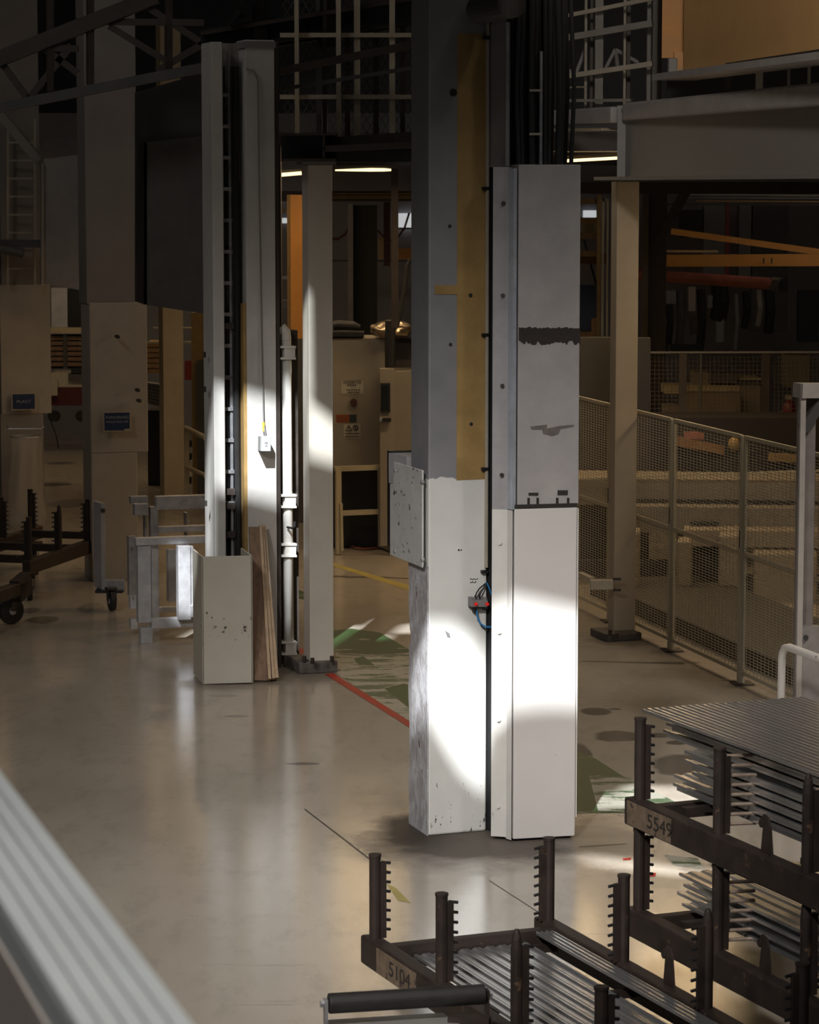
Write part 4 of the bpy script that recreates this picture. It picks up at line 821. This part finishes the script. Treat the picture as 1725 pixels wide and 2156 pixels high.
solo('black_bin', MB().ib(311, 341, 864, 2000, Yr + 3, .5), black, 'black bin below the silver profile bundle', 'bin'); solo('red_board', MB().ib(389, 404, 760, 800, Yr + 5, .1), redpaint, 'small dark red panel right of the narrow beige column', 'panel')
tr_ = thing('tube_barrier', 'cream tube barrier right of the narrow beige column', 'barrier', at(410, 1000, Yr + .8))
obj('top_tube', MB().cyl(at(391, 901, Yr + 1.2), at(434, 922, Yr + .2), .035), railm, tr_); obj('mid_tube', MB().cyl(at(391, 982, Yr + 1.2), at(434, 1002, Yr + .2), .03), railm, tr_); obj('post', MB().cyl(at(393, 901, Yr + 1.2), at(393, 1065, Yr + 1.2), .035), railm, tr_)
for y in (927, 955, 1005): obj('block', MB().ib(392, 403, y, y + 14, Yr + 1.4, .1), black, tr_)
# ---------------------------------------------------------------- right: column, girders, fence
rq = foot(1280, 1292, 1338, 1344); YR = rq[0].y
rcm = M('right_column_paint', (.33, .275, .205), .55, var=.12, vs=3)
rco = thing('square_post', 'tall beige square column standing against the mesh fence', 'post', sum(rq, Vector()) / 4)
obj('shaft', MB().prism(rq, .06, zy(382, YR)), rcm, rco, bevel=.006)
obj('foot_plate', MB().prism(foot(1264, 1276, 1352, 1352, back=.4), 0, .07), M('dirty_steel_foot', (.07, .058, .05), .7, var=.5, vs=9), rco, bevel=.01)
for x, y in ((1285, 1338), (1298, 1345), (1345, 1343)): p = fl(x, y, .07); obj('anchor_bolt', MB().cyl(p, p + Vector((0, 0, .05)), .018, 6), rust, rco)
arm = thing('stop_bracket', 'short cream square tube bracket sticking out left of the beige column', 'bracket', at(1268, 1240, YR - .1)); obj('square_tube', MB().ib(1244, 1292, 1222, 1242, YR - .12, .08), M('cream_bracket', (.40, .35, .26), .55), arm, bevel=.004)
obj('strap', MB().ib(1291, 1308, 1217, 1222, YR - .12, .02).ib(1291, 1308, 1240, 1245, YR - .12, .02), brownsteel, arm); obj('diagonal_bar', MB().bar(at(1222, 1210, YR + .4), at(1247, 1222, YR - .05), .05, .05), M('cream_bracket_bar', (.38, .33, .25), .55), arm)
YR2 = YR * .79
pg = thing('plate_girder', 'deep grey plate girder over the beige column, running off to the right', 'girder', at(1330, 380, YR))
W0 = lambda x0, y0, x1, y1, Y0, Y1: (at(x0, y0, Y0), at(x1, y1, Y1))
gpa = M('shaded_girder_grey', (.22, .21, .21), .55, var=.12, vs=3)  # grey darkened, shadow on the web put into the colour
a_, b_ = at(1300, 300, YR), at(1790, 300, YR2); zt_, zb2 = zy(236, YR), zy(376, YR)
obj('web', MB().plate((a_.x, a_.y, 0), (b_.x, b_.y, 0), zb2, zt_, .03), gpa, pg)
obj('bottom_flange', MB().bar((a_.x - .05, a_.y, zb2), (b_.x, b_.y, zb2), .32, .03), greypaint, pg)
obj('top_flange', MB().bar((a_.x, a_.y, zt_ + .01), (b_.x, b_.y, zt_ + .01), .07, .03), greypaint, pg)
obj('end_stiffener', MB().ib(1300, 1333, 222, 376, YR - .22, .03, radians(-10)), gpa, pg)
hb = MB().bar(at(1324, 236, YR - .3), at(1795, 192, YR2 - .5), .12, .155)
solo('guard_beam', hb, whitegrey, 'pale grey edge beam along the top of the plate girder', 'beam', bevel=.02)
solo('guard_beam', MB().bar(at(1153, 250, YR + 2.2), at(1300, 242, YR - .1), .12, .145), whitegrey, 'short pale grey beam left of the plate girder, above the lit tube', 'beam', bevel=.02)
solo('mesh_strip', MB().bar(at(1160, 274, YR + 2.2), at(1300, 272, YR + .2), .3, .02), creamdark, 'thin dark mesh strip under the short pale grey beam', 'strip')
# cage above
YT = YR + 1.5
cg = thing('mesh_cage', 'open steel frame of the upper gallery left of the orange girder', 'cage', at(1280, 225, YT))
gx = M('gallery_frame_paint', (.20, .185, .165), .55, var=.15)
for x, w, m, dy in ((1234, 5, creamdark, 0), (1262, 17, gx, -.1), (1316, 5, creamdark, 0), (1324, 8, brownsteel, .2), (1367, 8, gx, -.1), (1380, 10, gx, .1), (1390, 8, brownsteel, 0), (1248, 10, brownsteel, .3)): obj('upright', MB().ib(x - w / 2, x + w / 2, -30, 226, YT + dy, .07), m, cg)
for x0, y0, x1, y1, h, m in ((1181, 36, 1375, -3, 8, creamdark), (1181, 82, 1375, 49, 13, gx), (1179, 163, 1375, 134, 10, creamdark), (1179, 212, 1330, 211, 6, gx), (1179, 185, 1230, 183, 3, creamdark)): obj('rail', MB().bar(at(x0, y0, YT - .15), at(x1, y1, YT - .5), .05, h * YT / F), m, cg)
for a2, b2 in (((1212, 158), (1232, 105)), ((1181, 140), (1205, 152)), ((1272, 150), (1296, 104)), ((1296, 104), (1345, 132)), ((1296, 104), (1300, 140))): obj('brace', MB().bar(at(*a2, YT + .4), at(*b2, YT + .4), .03, .03), greypaint, cg)
ycr = thing('crane_girder', 'big orange crane girder in the top right corner', 'girder', at(1560, 165, YR - 1.5))
Ya, Yb2 = YR - 1.5, (YR - 1.5) * .80
a_, b_ = at(1439, 155, Ya), at(1790, 106, Yb2); zt_ = at(1439, -140, Ya).z
obj('side_plate', MB().plate((a_.x, a_.y, 0), (b_.x, b_.y, 0), a_.z, zt_, .05), amber, ycr)
obj('end_plate', MB().ib(1395, 1440, -140, 122, Ya + .5, .05, radians(-12)), orange, ycr); obj('end_corner', MB().ib(1420, 1440, 110, 156, Ya + .1, .05), orange, ycr)
obj('bottom_flange', MB().bar(a_ - Vector((.08, -.02, .03)), b_ - Vector((0, 0, .03)), .36, .05), whitegrey, ycr)
obj('buffer', MB().ib(1408, 1427, 122, 156, Ya - .05, .12), greypaint, ycr, bevel=.01); obj('eyelet', MB().cyl(at(1434, 145, Ya - .02), at(1434, 145, Ya - .06), .02, 12), ochre, ycr)
obj('edge_strip', MB().bar(a_ + Vector((.02, -.03, .02)), b_ + Vector((0, -.03, .02)), .02, .03), brownsteel, ycr)
bu = thing('lower_rack', 'dark meshwork between the orange girder and the pale grey edge beam', 'mesh', at(1560, 200, YR - .5))
for x, w, m in ((1600, 14, creamdark), (1662, 5, gx), (1705, 5, creamdark), (1535, 10, brownsteel)): obj('upright', MB().ib(x - w / 2, x + w / 2, 120, 205, YR - .2, .05), m, bu)
obj('backing', MB().ib(1405, 1790, 130, 230, YR + .3, .05), M('black_mesh_back', (.022, .02, .02), .8), bu)
# ---- mesh fence
f1, f2 = fl(1413, 1370), fl(1560, 1440); fs = f2 - f1; fdv = fs.normalized(); fnv = Vector((fdv.y, -fdv.x, 0))
FP = [f1 - fs * 2, f1 - fs, f1, f2, f2 + fs, f2 + fs * 2]
zft = zy(882, f1.y); print('fence', zft, fs.length, [((p.x / (p.y * cos(T) + 4 * sin(T))) * F + 862) for p in FP])
fencem = M('fence_cream_paint', (.36, .315, .225), .5, var=.15); wirem = M('fence_wire', (.30, .265, .19), .5, var=.1)
flab = ['behind the big column', 'hidden behind the beige column', 'right of the beige column', 'fourth along, left of the white tube railing', 'at the right edge behind the portal frame', 'last, beyond the right edge']
for i, p in enumerate(FP):
    t = thing('fence_post', f'cream mesh fence post, {flab[i]}', 'fence post', p, 'fence posts')
    obj('upright', MB().bar(p, p + Vector((0, 0, zft)), .05, .05, up=fdv), fencem, t)
    obj('foot_plate', MB().bar(p - fnv * .02 + Vector((0, 0, .006)) - fdv * .1, p + fdv * .1 + Vector((0, 0, .006)), .16, .012), brownsteel, t)
    obj('clip_slots', MB().bar(p + fnv * .028 + Vector((0, 0, zft * .55)), p + fnv * .028 + Vector((0, 0, zft * .62)), .006, .004, up=fdv), inkk, t)
plab = ['between the big column and the beige column', 'just right of the beige column', 'in the middle of the fence run', 'left of the steel portal frame', 'at the right edge of the picture']
for i in range(5):
    a_, b_ = FP[i] + fdv * .04, FP[i + 1] - fdv * .04; L = (b_ - a_).length; z0, zm, z1 = .10, zft * .53, zft - .01
    t = thing('wire_fence', f'cream wire mesh fence panel {plab[i]}', 'fence', (a_ + b_) / 2, 'fence sections')
    fr = MB()
    for z in (z0, z1): fr.bar(a_ + Vector((0, 0, z)), b_ + Vector((0, 0, z)), .025, .03)
    for p in (a_, b_): fr.bar(p + Vector((0, 0, z0)), p + Vector((0, 0, z1)), .02, .025, up=fdv)
    obj('frame', fr, fencem, t); obj('middle_rail', MB().bar(a_ + Vector((0, 0, zm)), b_ + Vector((0, 0, zm)), .02, .03), fencem, t)
    w = MB(); nv = int(L / .079); nh = int((z1 - z0) / .0235)
    for k in range(1, nv): w.bar(a_ + fdv * L * k / nv + Vector((0, 0, z0)), a_ + fdv * L * k / nv + Vector((0, 0, z1)), .0042, .0042, up=fdv, caps=False)
    for k in range(1, nh): z = z0 + (z1 - z0) * k / nh; w.bar(a_ + Vector((0, 0, z)), b_ + Vector((0, 0, z)), .0042, .0042, caps=False)
    obj('wire_mesh', w, wirem, t)
# ---- portal frame and white tube railing
YO = Yf(1600)
po = thing('portal_frame', 'grey steel portal post with a diagonal brace at the right edge before the fence', 'frame', at(1695, 1600, YO))
ppm = M('portal_paint', (.42, .38, .345), .5, var=.15)
obj('post_flange', MB().prism(foot(1672, 1675, 1686, 1600), 0, zy(810, YO)), ppm, po); obj('post_web', MB().ib(1686, 1713, 815, 1600, YO + .12, .1, YAW), M('portal_web_paint', (.22, .19, .175), .55), po)
obj('head_beam', MB().bar(at(1680, 822, YO + .05), at(1790, 822, YO + .2), .14, .10), ppm, po); obj('brace', MB().bar(at(1690, 905, YO + .05), at(1735, 838, YO + .1), .05, .07), darkgrey, po)
obj('base_cover', MB().ib(1686, 1725, 1320, 1600, YO + .02, .1), M('portal_base_paint', (.24, .215, .20), .55), po)
for y in (1342, 1475): obj('bolt_hole', MB().cyl(at(1697, y, YO + .03), at(1697, y, YO), .018, 12), inkk, po)
YV = Yf(1635)
tw = thing('tube_railing', 'chipped white tube railing with rounded corner behind the stacked trolleys', 'railing', at(1650, 1635, YV))
chw = M('chipped_white_tube', (.62, .59, .55), .45, var=.1, vs=5, chips=[((.12, .08, .06), .66, 13, (1, 1, .6))])
c0 = at(1647, 1368, YV); R2 = Vector((sin(YAW), -cos(YAW), 0)); zt_ = c0.z
tb = MB(); tb.smooth = True
tb.tube([(c0.x, c0.y, 0), (c0.x, c0.y, zt_ - .06), Vector((c0.x, c0.y, zt_ - .02)) + R2 * .012, Vector((c0.x, c0.y, zt_ + .02)) + R2 * .05, Vector((c0.x, c0.y, zt_ + .035)) + R2 * .12, Vector((c0.x, c0.y, zt_ + .035)) + R2 * 1.9], .027, 14)
obj('top_tube', tb, chw, tw)
q = Vector((c0.x, c0.y, 0)); zm = zy(1497, YV)
obj('mid_tube', MB().cyl(q + R2 * .02 + Vector((0, 0, zm)), q + R2 * 1.9 + Vector((0, 0, zm)), .018, 12), chw, tw)
for d in (1.0, 1.9): obj('baluster', MB().cyl(q + R2 * d, q + R2 * d + Vector((0, 0, zt_ + .03)), .016, 12), chw, tw)
# ---- machine behind the fence
fo_ = f1 + fnv * 0; bk_ = -fnv if fnv.y < 0 else fnv
YX = Yf(1330)
mc = thing('machine_bed', 'long beige machine bed with pedestal legs behind the mesh fence', 'machine', at(1500, 1340, YX + 2))
mbm = M('machine_beige', (.27, .22, .155), .6, var=.15, vs=2); mtop = M('machine_top_sheet', (.25, .205, .15), .5, var=.2, vs=3)
ya = radians(-7)
obj('back_table', MB().ib(1180, 1800, 1006, 1062, YX + 3.2, .8, ya), mtop, mc); obj('body', MB().ib(1300, 1800, 1066, 1120, YX + 2.8, .8, ya), M('machine_front_sheet', (.20, .17, .13), .6), mc); obj('dark_line', MB().ib(1300, 1800, 1050, 1056, YX + 3.1, .1, ya), inkk, mc)  # thin dark strip along the front of the back table
obj('front_table', MB().ib(1440, 1800, 1116, 1150, YX + 2.3, .8, ya), mbm, mc)
obj('edge_lip', MB().bar(at(1180, 1010, YX + 3.1), at(1800, 988, YX + 2.4), .03, .02), railm, mc)
for x0, x1, y0 in ((1425, 1455, 1140), (1512, 1566, 1128), (1585, 1720, 1165), (1300, 1345, 1120)): obj('leg', MB().ib(x0, x1, y0, 1330, YX + 1.9, .4, ya), mbm, mc, bevel=.02)
obj('dark_bay', MB().ib(1455, 1512, 1100, 1335, YX + 2.6, .1), black, mc); obj('plinth', MB().ib(1310, 1800, 1290, 1345, YX + 1.6, .2, ya), darkgrey, mc)  # black sheet stands in for the dark gap between the legs
q0_, q1_ = FP[0] + bk_ * .35, FP[5] + bk_ * .35
obj('floor_cover_slab', MB().prism([q0_, q1_, q1_ + bk_ * 1.2, q0_ + bk_ * 1.2], 0, .16), M('black_cover_slab', (.03, .026, .023), .7, var=.4), mc)  # dark slab added to cover the bright floor behind the fence
obj('base_recess', MB().ib(1190, 1440, 1180, 1300, YX + 3.6, .1), brownsteel, mc)
for i in range(5): obj('foot_pad', MB().ib(1338 + i * 19, 1350 + i * 19, 1290 + i * 7, 1302 + i * 7, YX + 1.0, .08), mbm, mc)
bd_ = thing('dark_hood', 'dark machine hood with orange parts behind the upper fence', 'machine', at(1480, 1000, YX + 4.5))
obj('hood', MB().ib(1345, 1800, 880, 1008, YX + 4.4, .8), M('black_brown_hood', (.02, .015, .012), .7), bd_)
obj('orange_arm', MB().bar(at(1410, 925, YX + 4.2), at(1525, 948, YX + 4.2), .1, .09), M('dim_orange', (.22, .10, .03), .6), bd_); obj('red_arm', MB().bar(at(1440, 915, YX + 4.25), at(1482, 918, YX + 4.25), .1, .07), redrust, bd_)
obj('ochre_bar', MB().bar(at(1620, 962, YX + 4.2), at(1690, 966, YX + 4.2), .1, .08), ochre, bd_); obj('ochre_joint', MB().ball(at(1546, 935, YX + 4.2), .06, .05, .08), ochre, bd_)
solo('dark_screen', MB().ib(1222, 1290, 711, 2000, YX + 4, .2), M('dark_brown_screen', (.028, .024, .019), .7), 'dark brown screen wall between the clad column and the beige column', 'screen')
solo('dark_screen', MB().ib(1340, 1368, 712, 2000, YX + 4, .2), M('dark_screen_b', (.026, .023, .021), .7), 'dark brown screen wall just right of the beige column', 'screen')
# ---- right background
YD = 40
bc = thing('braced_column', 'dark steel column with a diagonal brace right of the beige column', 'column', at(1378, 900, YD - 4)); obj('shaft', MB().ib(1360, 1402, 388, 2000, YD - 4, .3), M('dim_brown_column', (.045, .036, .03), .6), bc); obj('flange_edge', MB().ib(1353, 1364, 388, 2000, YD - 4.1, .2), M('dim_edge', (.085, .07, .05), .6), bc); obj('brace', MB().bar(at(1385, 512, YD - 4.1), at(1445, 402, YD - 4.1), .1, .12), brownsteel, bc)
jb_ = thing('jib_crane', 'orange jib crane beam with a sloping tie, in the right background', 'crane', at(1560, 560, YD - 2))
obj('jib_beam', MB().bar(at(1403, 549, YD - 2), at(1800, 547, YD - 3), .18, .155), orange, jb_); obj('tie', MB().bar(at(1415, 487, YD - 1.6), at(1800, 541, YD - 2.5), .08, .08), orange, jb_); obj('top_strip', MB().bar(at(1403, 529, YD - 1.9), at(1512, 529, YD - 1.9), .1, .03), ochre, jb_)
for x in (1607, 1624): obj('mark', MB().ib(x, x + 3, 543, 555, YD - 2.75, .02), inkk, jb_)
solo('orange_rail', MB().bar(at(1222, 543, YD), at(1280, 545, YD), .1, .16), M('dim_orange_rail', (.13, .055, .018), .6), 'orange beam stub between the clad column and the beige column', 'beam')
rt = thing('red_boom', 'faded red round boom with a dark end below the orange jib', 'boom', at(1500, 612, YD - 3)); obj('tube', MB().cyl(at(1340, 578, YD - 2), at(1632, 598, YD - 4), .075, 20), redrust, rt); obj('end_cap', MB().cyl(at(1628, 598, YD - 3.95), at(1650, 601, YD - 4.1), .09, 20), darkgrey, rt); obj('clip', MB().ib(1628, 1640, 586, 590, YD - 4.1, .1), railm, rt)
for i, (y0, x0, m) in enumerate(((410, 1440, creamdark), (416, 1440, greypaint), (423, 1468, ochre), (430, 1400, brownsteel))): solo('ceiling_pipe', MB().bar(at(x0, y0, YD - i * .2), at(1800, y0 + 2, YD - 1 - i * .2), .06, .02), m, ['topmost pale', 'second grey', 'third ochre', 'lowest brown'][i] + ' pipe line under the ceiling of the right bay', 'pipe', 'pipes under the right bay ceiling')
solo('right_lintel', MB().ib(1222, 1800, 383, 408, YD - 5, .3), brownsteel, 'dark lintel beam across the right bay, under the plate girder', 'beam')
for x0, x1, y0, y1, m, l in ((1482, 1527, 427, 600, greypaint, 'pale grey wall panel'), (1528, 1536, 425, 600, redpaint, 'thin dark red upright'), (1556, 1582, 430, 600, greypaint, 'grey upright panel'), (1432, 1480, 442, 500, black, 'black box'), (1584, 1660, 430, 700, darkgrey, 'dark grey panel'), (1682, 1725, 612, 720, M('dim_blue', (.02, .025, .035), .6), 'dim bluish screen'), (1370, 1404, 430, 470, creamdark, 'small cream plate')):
    solo('wall_fitting', MB().ib(x0, x1, y0, y1, YD + 3, .2), m, l + ' on the wall of the right bay', 'panel')
ma = thing('hanging_hoses', 'cluster of dark hoses and pale boxes hanging below the red boom', 'hoses', at(1500, 740, YD))
for x, y0, y1, r, m in ((1408, 615, 740, .05, black), (1432, 612, 735, .05, darkgrey), (1476, 610, 735, .06, black), (1515, 600, 670, .12, black), (1570, 615, 690, .05, black), (1598, 612, 685, .04, creamdark), (1620, 610, 700, .07, black), (1550, 620, 735, .03, greypaint)):
    obj('hose', MB().tube([at(x, y0, YD), at(x + 3, (y0 + y1) / 2, YD - .1), at(x - 2, y1, YD)], r, 8), m, ma)
for x0, x1, y0, y1, m in ((1450, 1465, 604, 655, creamdark), (1403, 1424, 612, 640, greypaint), (1490, 1505, 622, 648, greypaint), (1508, 1525, 670, 720, greypaint), (1455, 1482, 670, 705, brownsteel)): obj('box', MB().ib(x0, x1, y0, y1, YD - .1, .12), m, ma)
solo('black_machine', MB().ib(1412, 1482, 728, 742, YD - 3, .4), black, 'flat black machine part on top of the rear fence', 'machine part')
f9 = thing('rear_fence', 'dark wire fence with posts farther back in the right bay', 'fence', at(1550, 890, YX + 6))
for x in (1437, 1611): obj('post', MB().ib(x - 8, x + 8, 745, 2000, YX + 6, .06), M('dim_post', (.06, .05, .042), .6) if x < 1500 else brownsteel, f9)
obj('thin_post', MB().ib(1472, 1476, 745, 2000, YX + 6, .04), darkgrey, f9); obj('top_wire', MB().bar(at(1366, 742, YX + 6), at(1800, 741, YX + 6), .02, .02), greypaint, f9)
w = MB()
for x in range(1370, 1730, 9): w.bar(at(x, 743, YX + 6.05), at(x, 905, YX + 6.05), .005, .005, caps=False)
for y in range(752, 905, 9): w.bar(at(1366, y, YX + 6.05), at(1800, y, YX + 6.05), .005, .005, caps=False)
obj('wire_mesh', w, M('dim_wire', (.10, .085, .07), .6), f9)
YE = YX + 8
cratem = M('crate_board', (.19, .15, .11), .7, var=.2); creamb = M('cream_board', (.40, .33, .20), .6, var=.2)  # cream colour for the pale boards and the carton
for x0, x1, y0, y1, d, m, l in ((1446, 1557, 828, 2000, .0, cratem, 'large grey brown crate behind the rear fence'), (1400, 1557, 812, 829, .4, creamb, 'pale board lying across the large crate'), (1462, 1494, 784, 812, .6, cratem, 'small crate behind the pale board'), (1557, 1602, 796, 800, .8, creamb, 'thin pale board edge beside the large crate'), (1557, 1600, 812, 2000, .3, cratem, 'narrower crate right of the large crate'), (1400, 1428, 855, 2000, .1, cratem, 'low box left of the large crate'), (1656, 1705, 748, 815, .9, M('dim_tan_board', (.17, .14, .11), .7), 'tan board leaning above the extinguisher'), (1495, 1552, 788, 806, .5, darkgrey, 'dark flat box on the pale board'), (1648, 1664, 872, 888, .0, creamb, 'small pale box left of the extinguisher')):
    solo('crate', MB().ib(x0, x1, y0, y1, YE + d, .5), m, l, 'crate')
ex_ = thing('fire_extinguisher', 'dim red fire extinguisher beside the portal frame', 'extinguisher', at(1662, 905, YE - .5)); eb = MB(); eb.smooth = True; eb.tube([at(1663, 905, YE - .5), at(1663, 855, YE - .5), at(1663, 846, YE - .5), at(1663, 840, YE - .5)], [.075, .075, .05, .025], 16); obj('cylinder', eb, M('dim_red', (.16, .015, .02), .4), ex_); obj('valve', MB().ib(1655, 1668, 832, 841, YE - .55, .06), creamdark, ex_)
# gap between clad column and beige column
struct('window_4', MB().ib(1228, 1256, 443, 460, 46.5, .02), windowglow)
solo('carton', MB().ib(1228, 1257, 469, 491, YD, .3), creamb, 'pale carton on the orange rack right of the clad column', 'carton')
rk = thing('pallet_rack', 'orange pallet rack between the clad column and the beige column', 'rack', at(1245, 705, YD))
for y in (424, 464, 496, 534): obj('beam', MB().bar(at(1221, y, YD - .1), at(1260, y, YD - .1), .1, .08), M_or2 if False else palletw, rk)
obj('upright', MB().ib(1256, 1264, 410, 2000, YD - .2, .1), ochre, rk); obj('brace', MB().bar(at(1230, 505, YD), at(1256, 600, YD), .03, .03), black, rk)
solo('cream_post_pair', MB().ib(1266, 1271, 418, 2000, YD - .6, .06).ib(1276, 1280, 418, 2000, YD - .6, .06).ib(1266, 1280, 418, 424, YD - .6, .06), railm, 'pair of thin cream uprights just left of the beige column', 'post')
solo('blue_bin', MB().ib(1223, 1255, 602, 700, YD - .3, .4), bluebin, 'dark blue container right of the clad column', 'container')
solo('wood_block', MB().ib(1224, 1258, 699, 708, YD - .5, .3).ib(1246, 1256, 670, 700, YD - .5, .1), palletw, 'pale wooden block under the dark blue container', 'wood')
# ---------------------------------------------------------------- light
def lamp(kind, name, loc, energy, color, target=None, **kw):
    l = bpy.data.lights.new(name, kind); l.energy = energy; l.color = color
    for k, v in kw.items(): setattr(l, k, v)
    o = bpy.data.objects.new(name, l); COL.objects.link(o); o.location = loc
    if target is not None: o.rotation_euler = (Vector(target) - Vector(loc)).to_track_quat('-Z', 'Y').to_euler()
    return o
lamp('SUN', 'sunlight', (-3, -8, 12), 11.5, (.93, .97, 1), Vector((-3, -8, 12)) + SUN, angle=radians(.53))
lamp('SPOT', 'high_fill_spot', (-3.5, 1.5, 10.5), 9600, (1, .965, .935), (.0, 16.6, -.6), spot_size=radians(29), spot_blend=1.0, shadow_soft_size=.9)  # unseen fill spot added for the lower columns and floor
lamp('SPOT', 'high_fill_spot', (1.2, 10.5, 11.5), 1000, (1, .975, .955), (-.8, 15.4, 0), spot_size=radians(46), spot_blend=1.0, shadow_soft_size=.9)  # second unseen spot, added to fill in the floor
lamp('AREA', 'roof_fill', (-1, 24, 12.5), 60, (1, .93, .84), (-1, 25, 0), shape='RECTANGLE', size=10, size_y=12)  # weak overall fill added under the roof
lamp('AREA', 'handrail_fill', (-1.1, 3.4, 6.2), 34, (1, .98, .95), (-.4, 2.2, 3.2), shape='DISK', size=1.6, spread=radians(120))  # unseen fill added to brighten the handrail
lamp('AREA', 'left_fill', (-9, 2, 5.5), 25, (.92, .95, 1), (0, 22, 1.5), shape='RECTANGLE', size=4, size_y=4)  # soft side fill added from the left, no gate there
WARM = (1, .70, .38)
lamp('AREA', 'tube_and_fill_glow', at(770, 362, 33), 24, WARM, at(770, 362, 33) - Vector((0, 0, 1)), shape='RECTANGLE', size=3, size_y=.2)
lamp('AREA', 'tube_and_fill_glow', at(560, 372, 31), 38, WARM, at(560, 372, 31) - Vector((0, .3, 1)), shape='RECTANGLE', size=3, size_y=.2)
lamp('AREA', 'tube_and_fill_glow', at(1240, 342, 29), 85, WARM, at(1240, 342, 29) - Vector((0, .2, 1)), shape='RECTANGLE', size=3, size_y=.2)
lamp('AREA', 'tube_and_fill_glow', (-4.5, 40, 4.8), 55, WARM, (-4.5, 40, 0), shape='RECTANGLE', size=4, size_y=.3)  # warm fill added for the far left floor, no tube here
lamp('AREA', 'tube_and_fill_glow', (4.2, 24.5, 3.9), 60, WARM, (3.4, 24.5, 0), shape='RECTANGLE', size=3, size_y=.3)  # added warm fill near the fence, without a tube of its own
lamp('AREA', 'roof_fill', (-9, 18, 12), 30, (1, .95, .9), (-3.5, 27, 6), shape='RECTANGLE', size=3, size_y=3, spread=radians(70))  # fill added to lift the upper left corner
lamp('SPOT', 'high_fill_spot', (-6, 7, 10.5), 3000, (1, .95, .90), (-1.3, 24, -.2), spot_size=radians(21), spot_blend=1.0, shadow_soft_size=.8)  # unseen fill spot added for the left column group
lamp('AREA', 'roof_fill', (6.5, 12, 11.5), 38, (1, .93, .85), (3.0, 19.5, 1), shape='RECTANGLE', size=2, size_y=2, spread=radians(38))  # fill added for the portal frame and the stacked trolleys
lamp('AREA', 'right_bay_fill', (5.5, 36, 4.4), 26, (1, .88, .78), (4.5, 42, 2.5), shape='RECTANGLE', size=3, size_y=.6)  # small fill added to lift the right background
lamp('SPOT', 'girder_fill_spot', (1.4, 11.5, 7.2), 1500, (1, .9, .78), at(1640, 40, 21), spot_size=radians(34), spot_blend=1.0, shadow_soft_size=.4)  # unseen spot added to brighten the orange girder
wd = bpy.data.worlds.new('sky'); S.world = wd; wd.use_nodes = True
wd.node_tree.nodes['Background'].inputs[0].default_value = (.75, .85, 1, 1); wd.node_tree.nodes['Background'].inputs[1].default_value = .6
# ---------------------------------------------------------------- camera
cd = bpy.data.cameras.new('camera'); cam = bpy.data.objects.new('camera', cd); COL.objects.link(cam)
cam.location = (0, 0, H); cam.rotation_euler = (pi / 2 - T, 0, 0)
cd.sensor_fit = 'AUTO'; cd.sensor_width = 36; cd.lens = F / 2156 * 36; cd.clip_start = .05; cd.clip_end = 200
cd.dof.use_dof = True; cd.dof.focus_distance = 18.5; cd.dof.aperture_fstop = 8.0
S.camera = cam
S.view_settings.view_transform = 'Standard'; S.view_settings.look = 'None'; S.view_settings.exposure = 0; S.view_settings.gamma = 1; S.view_settings.use_curve_mapping = False
S.cycles.max_bounces = 6; S.cycles.diffuse_bounces = 3; S.cycles.sample_clamp_indirect = 4; S.cycles.use_denoising = True
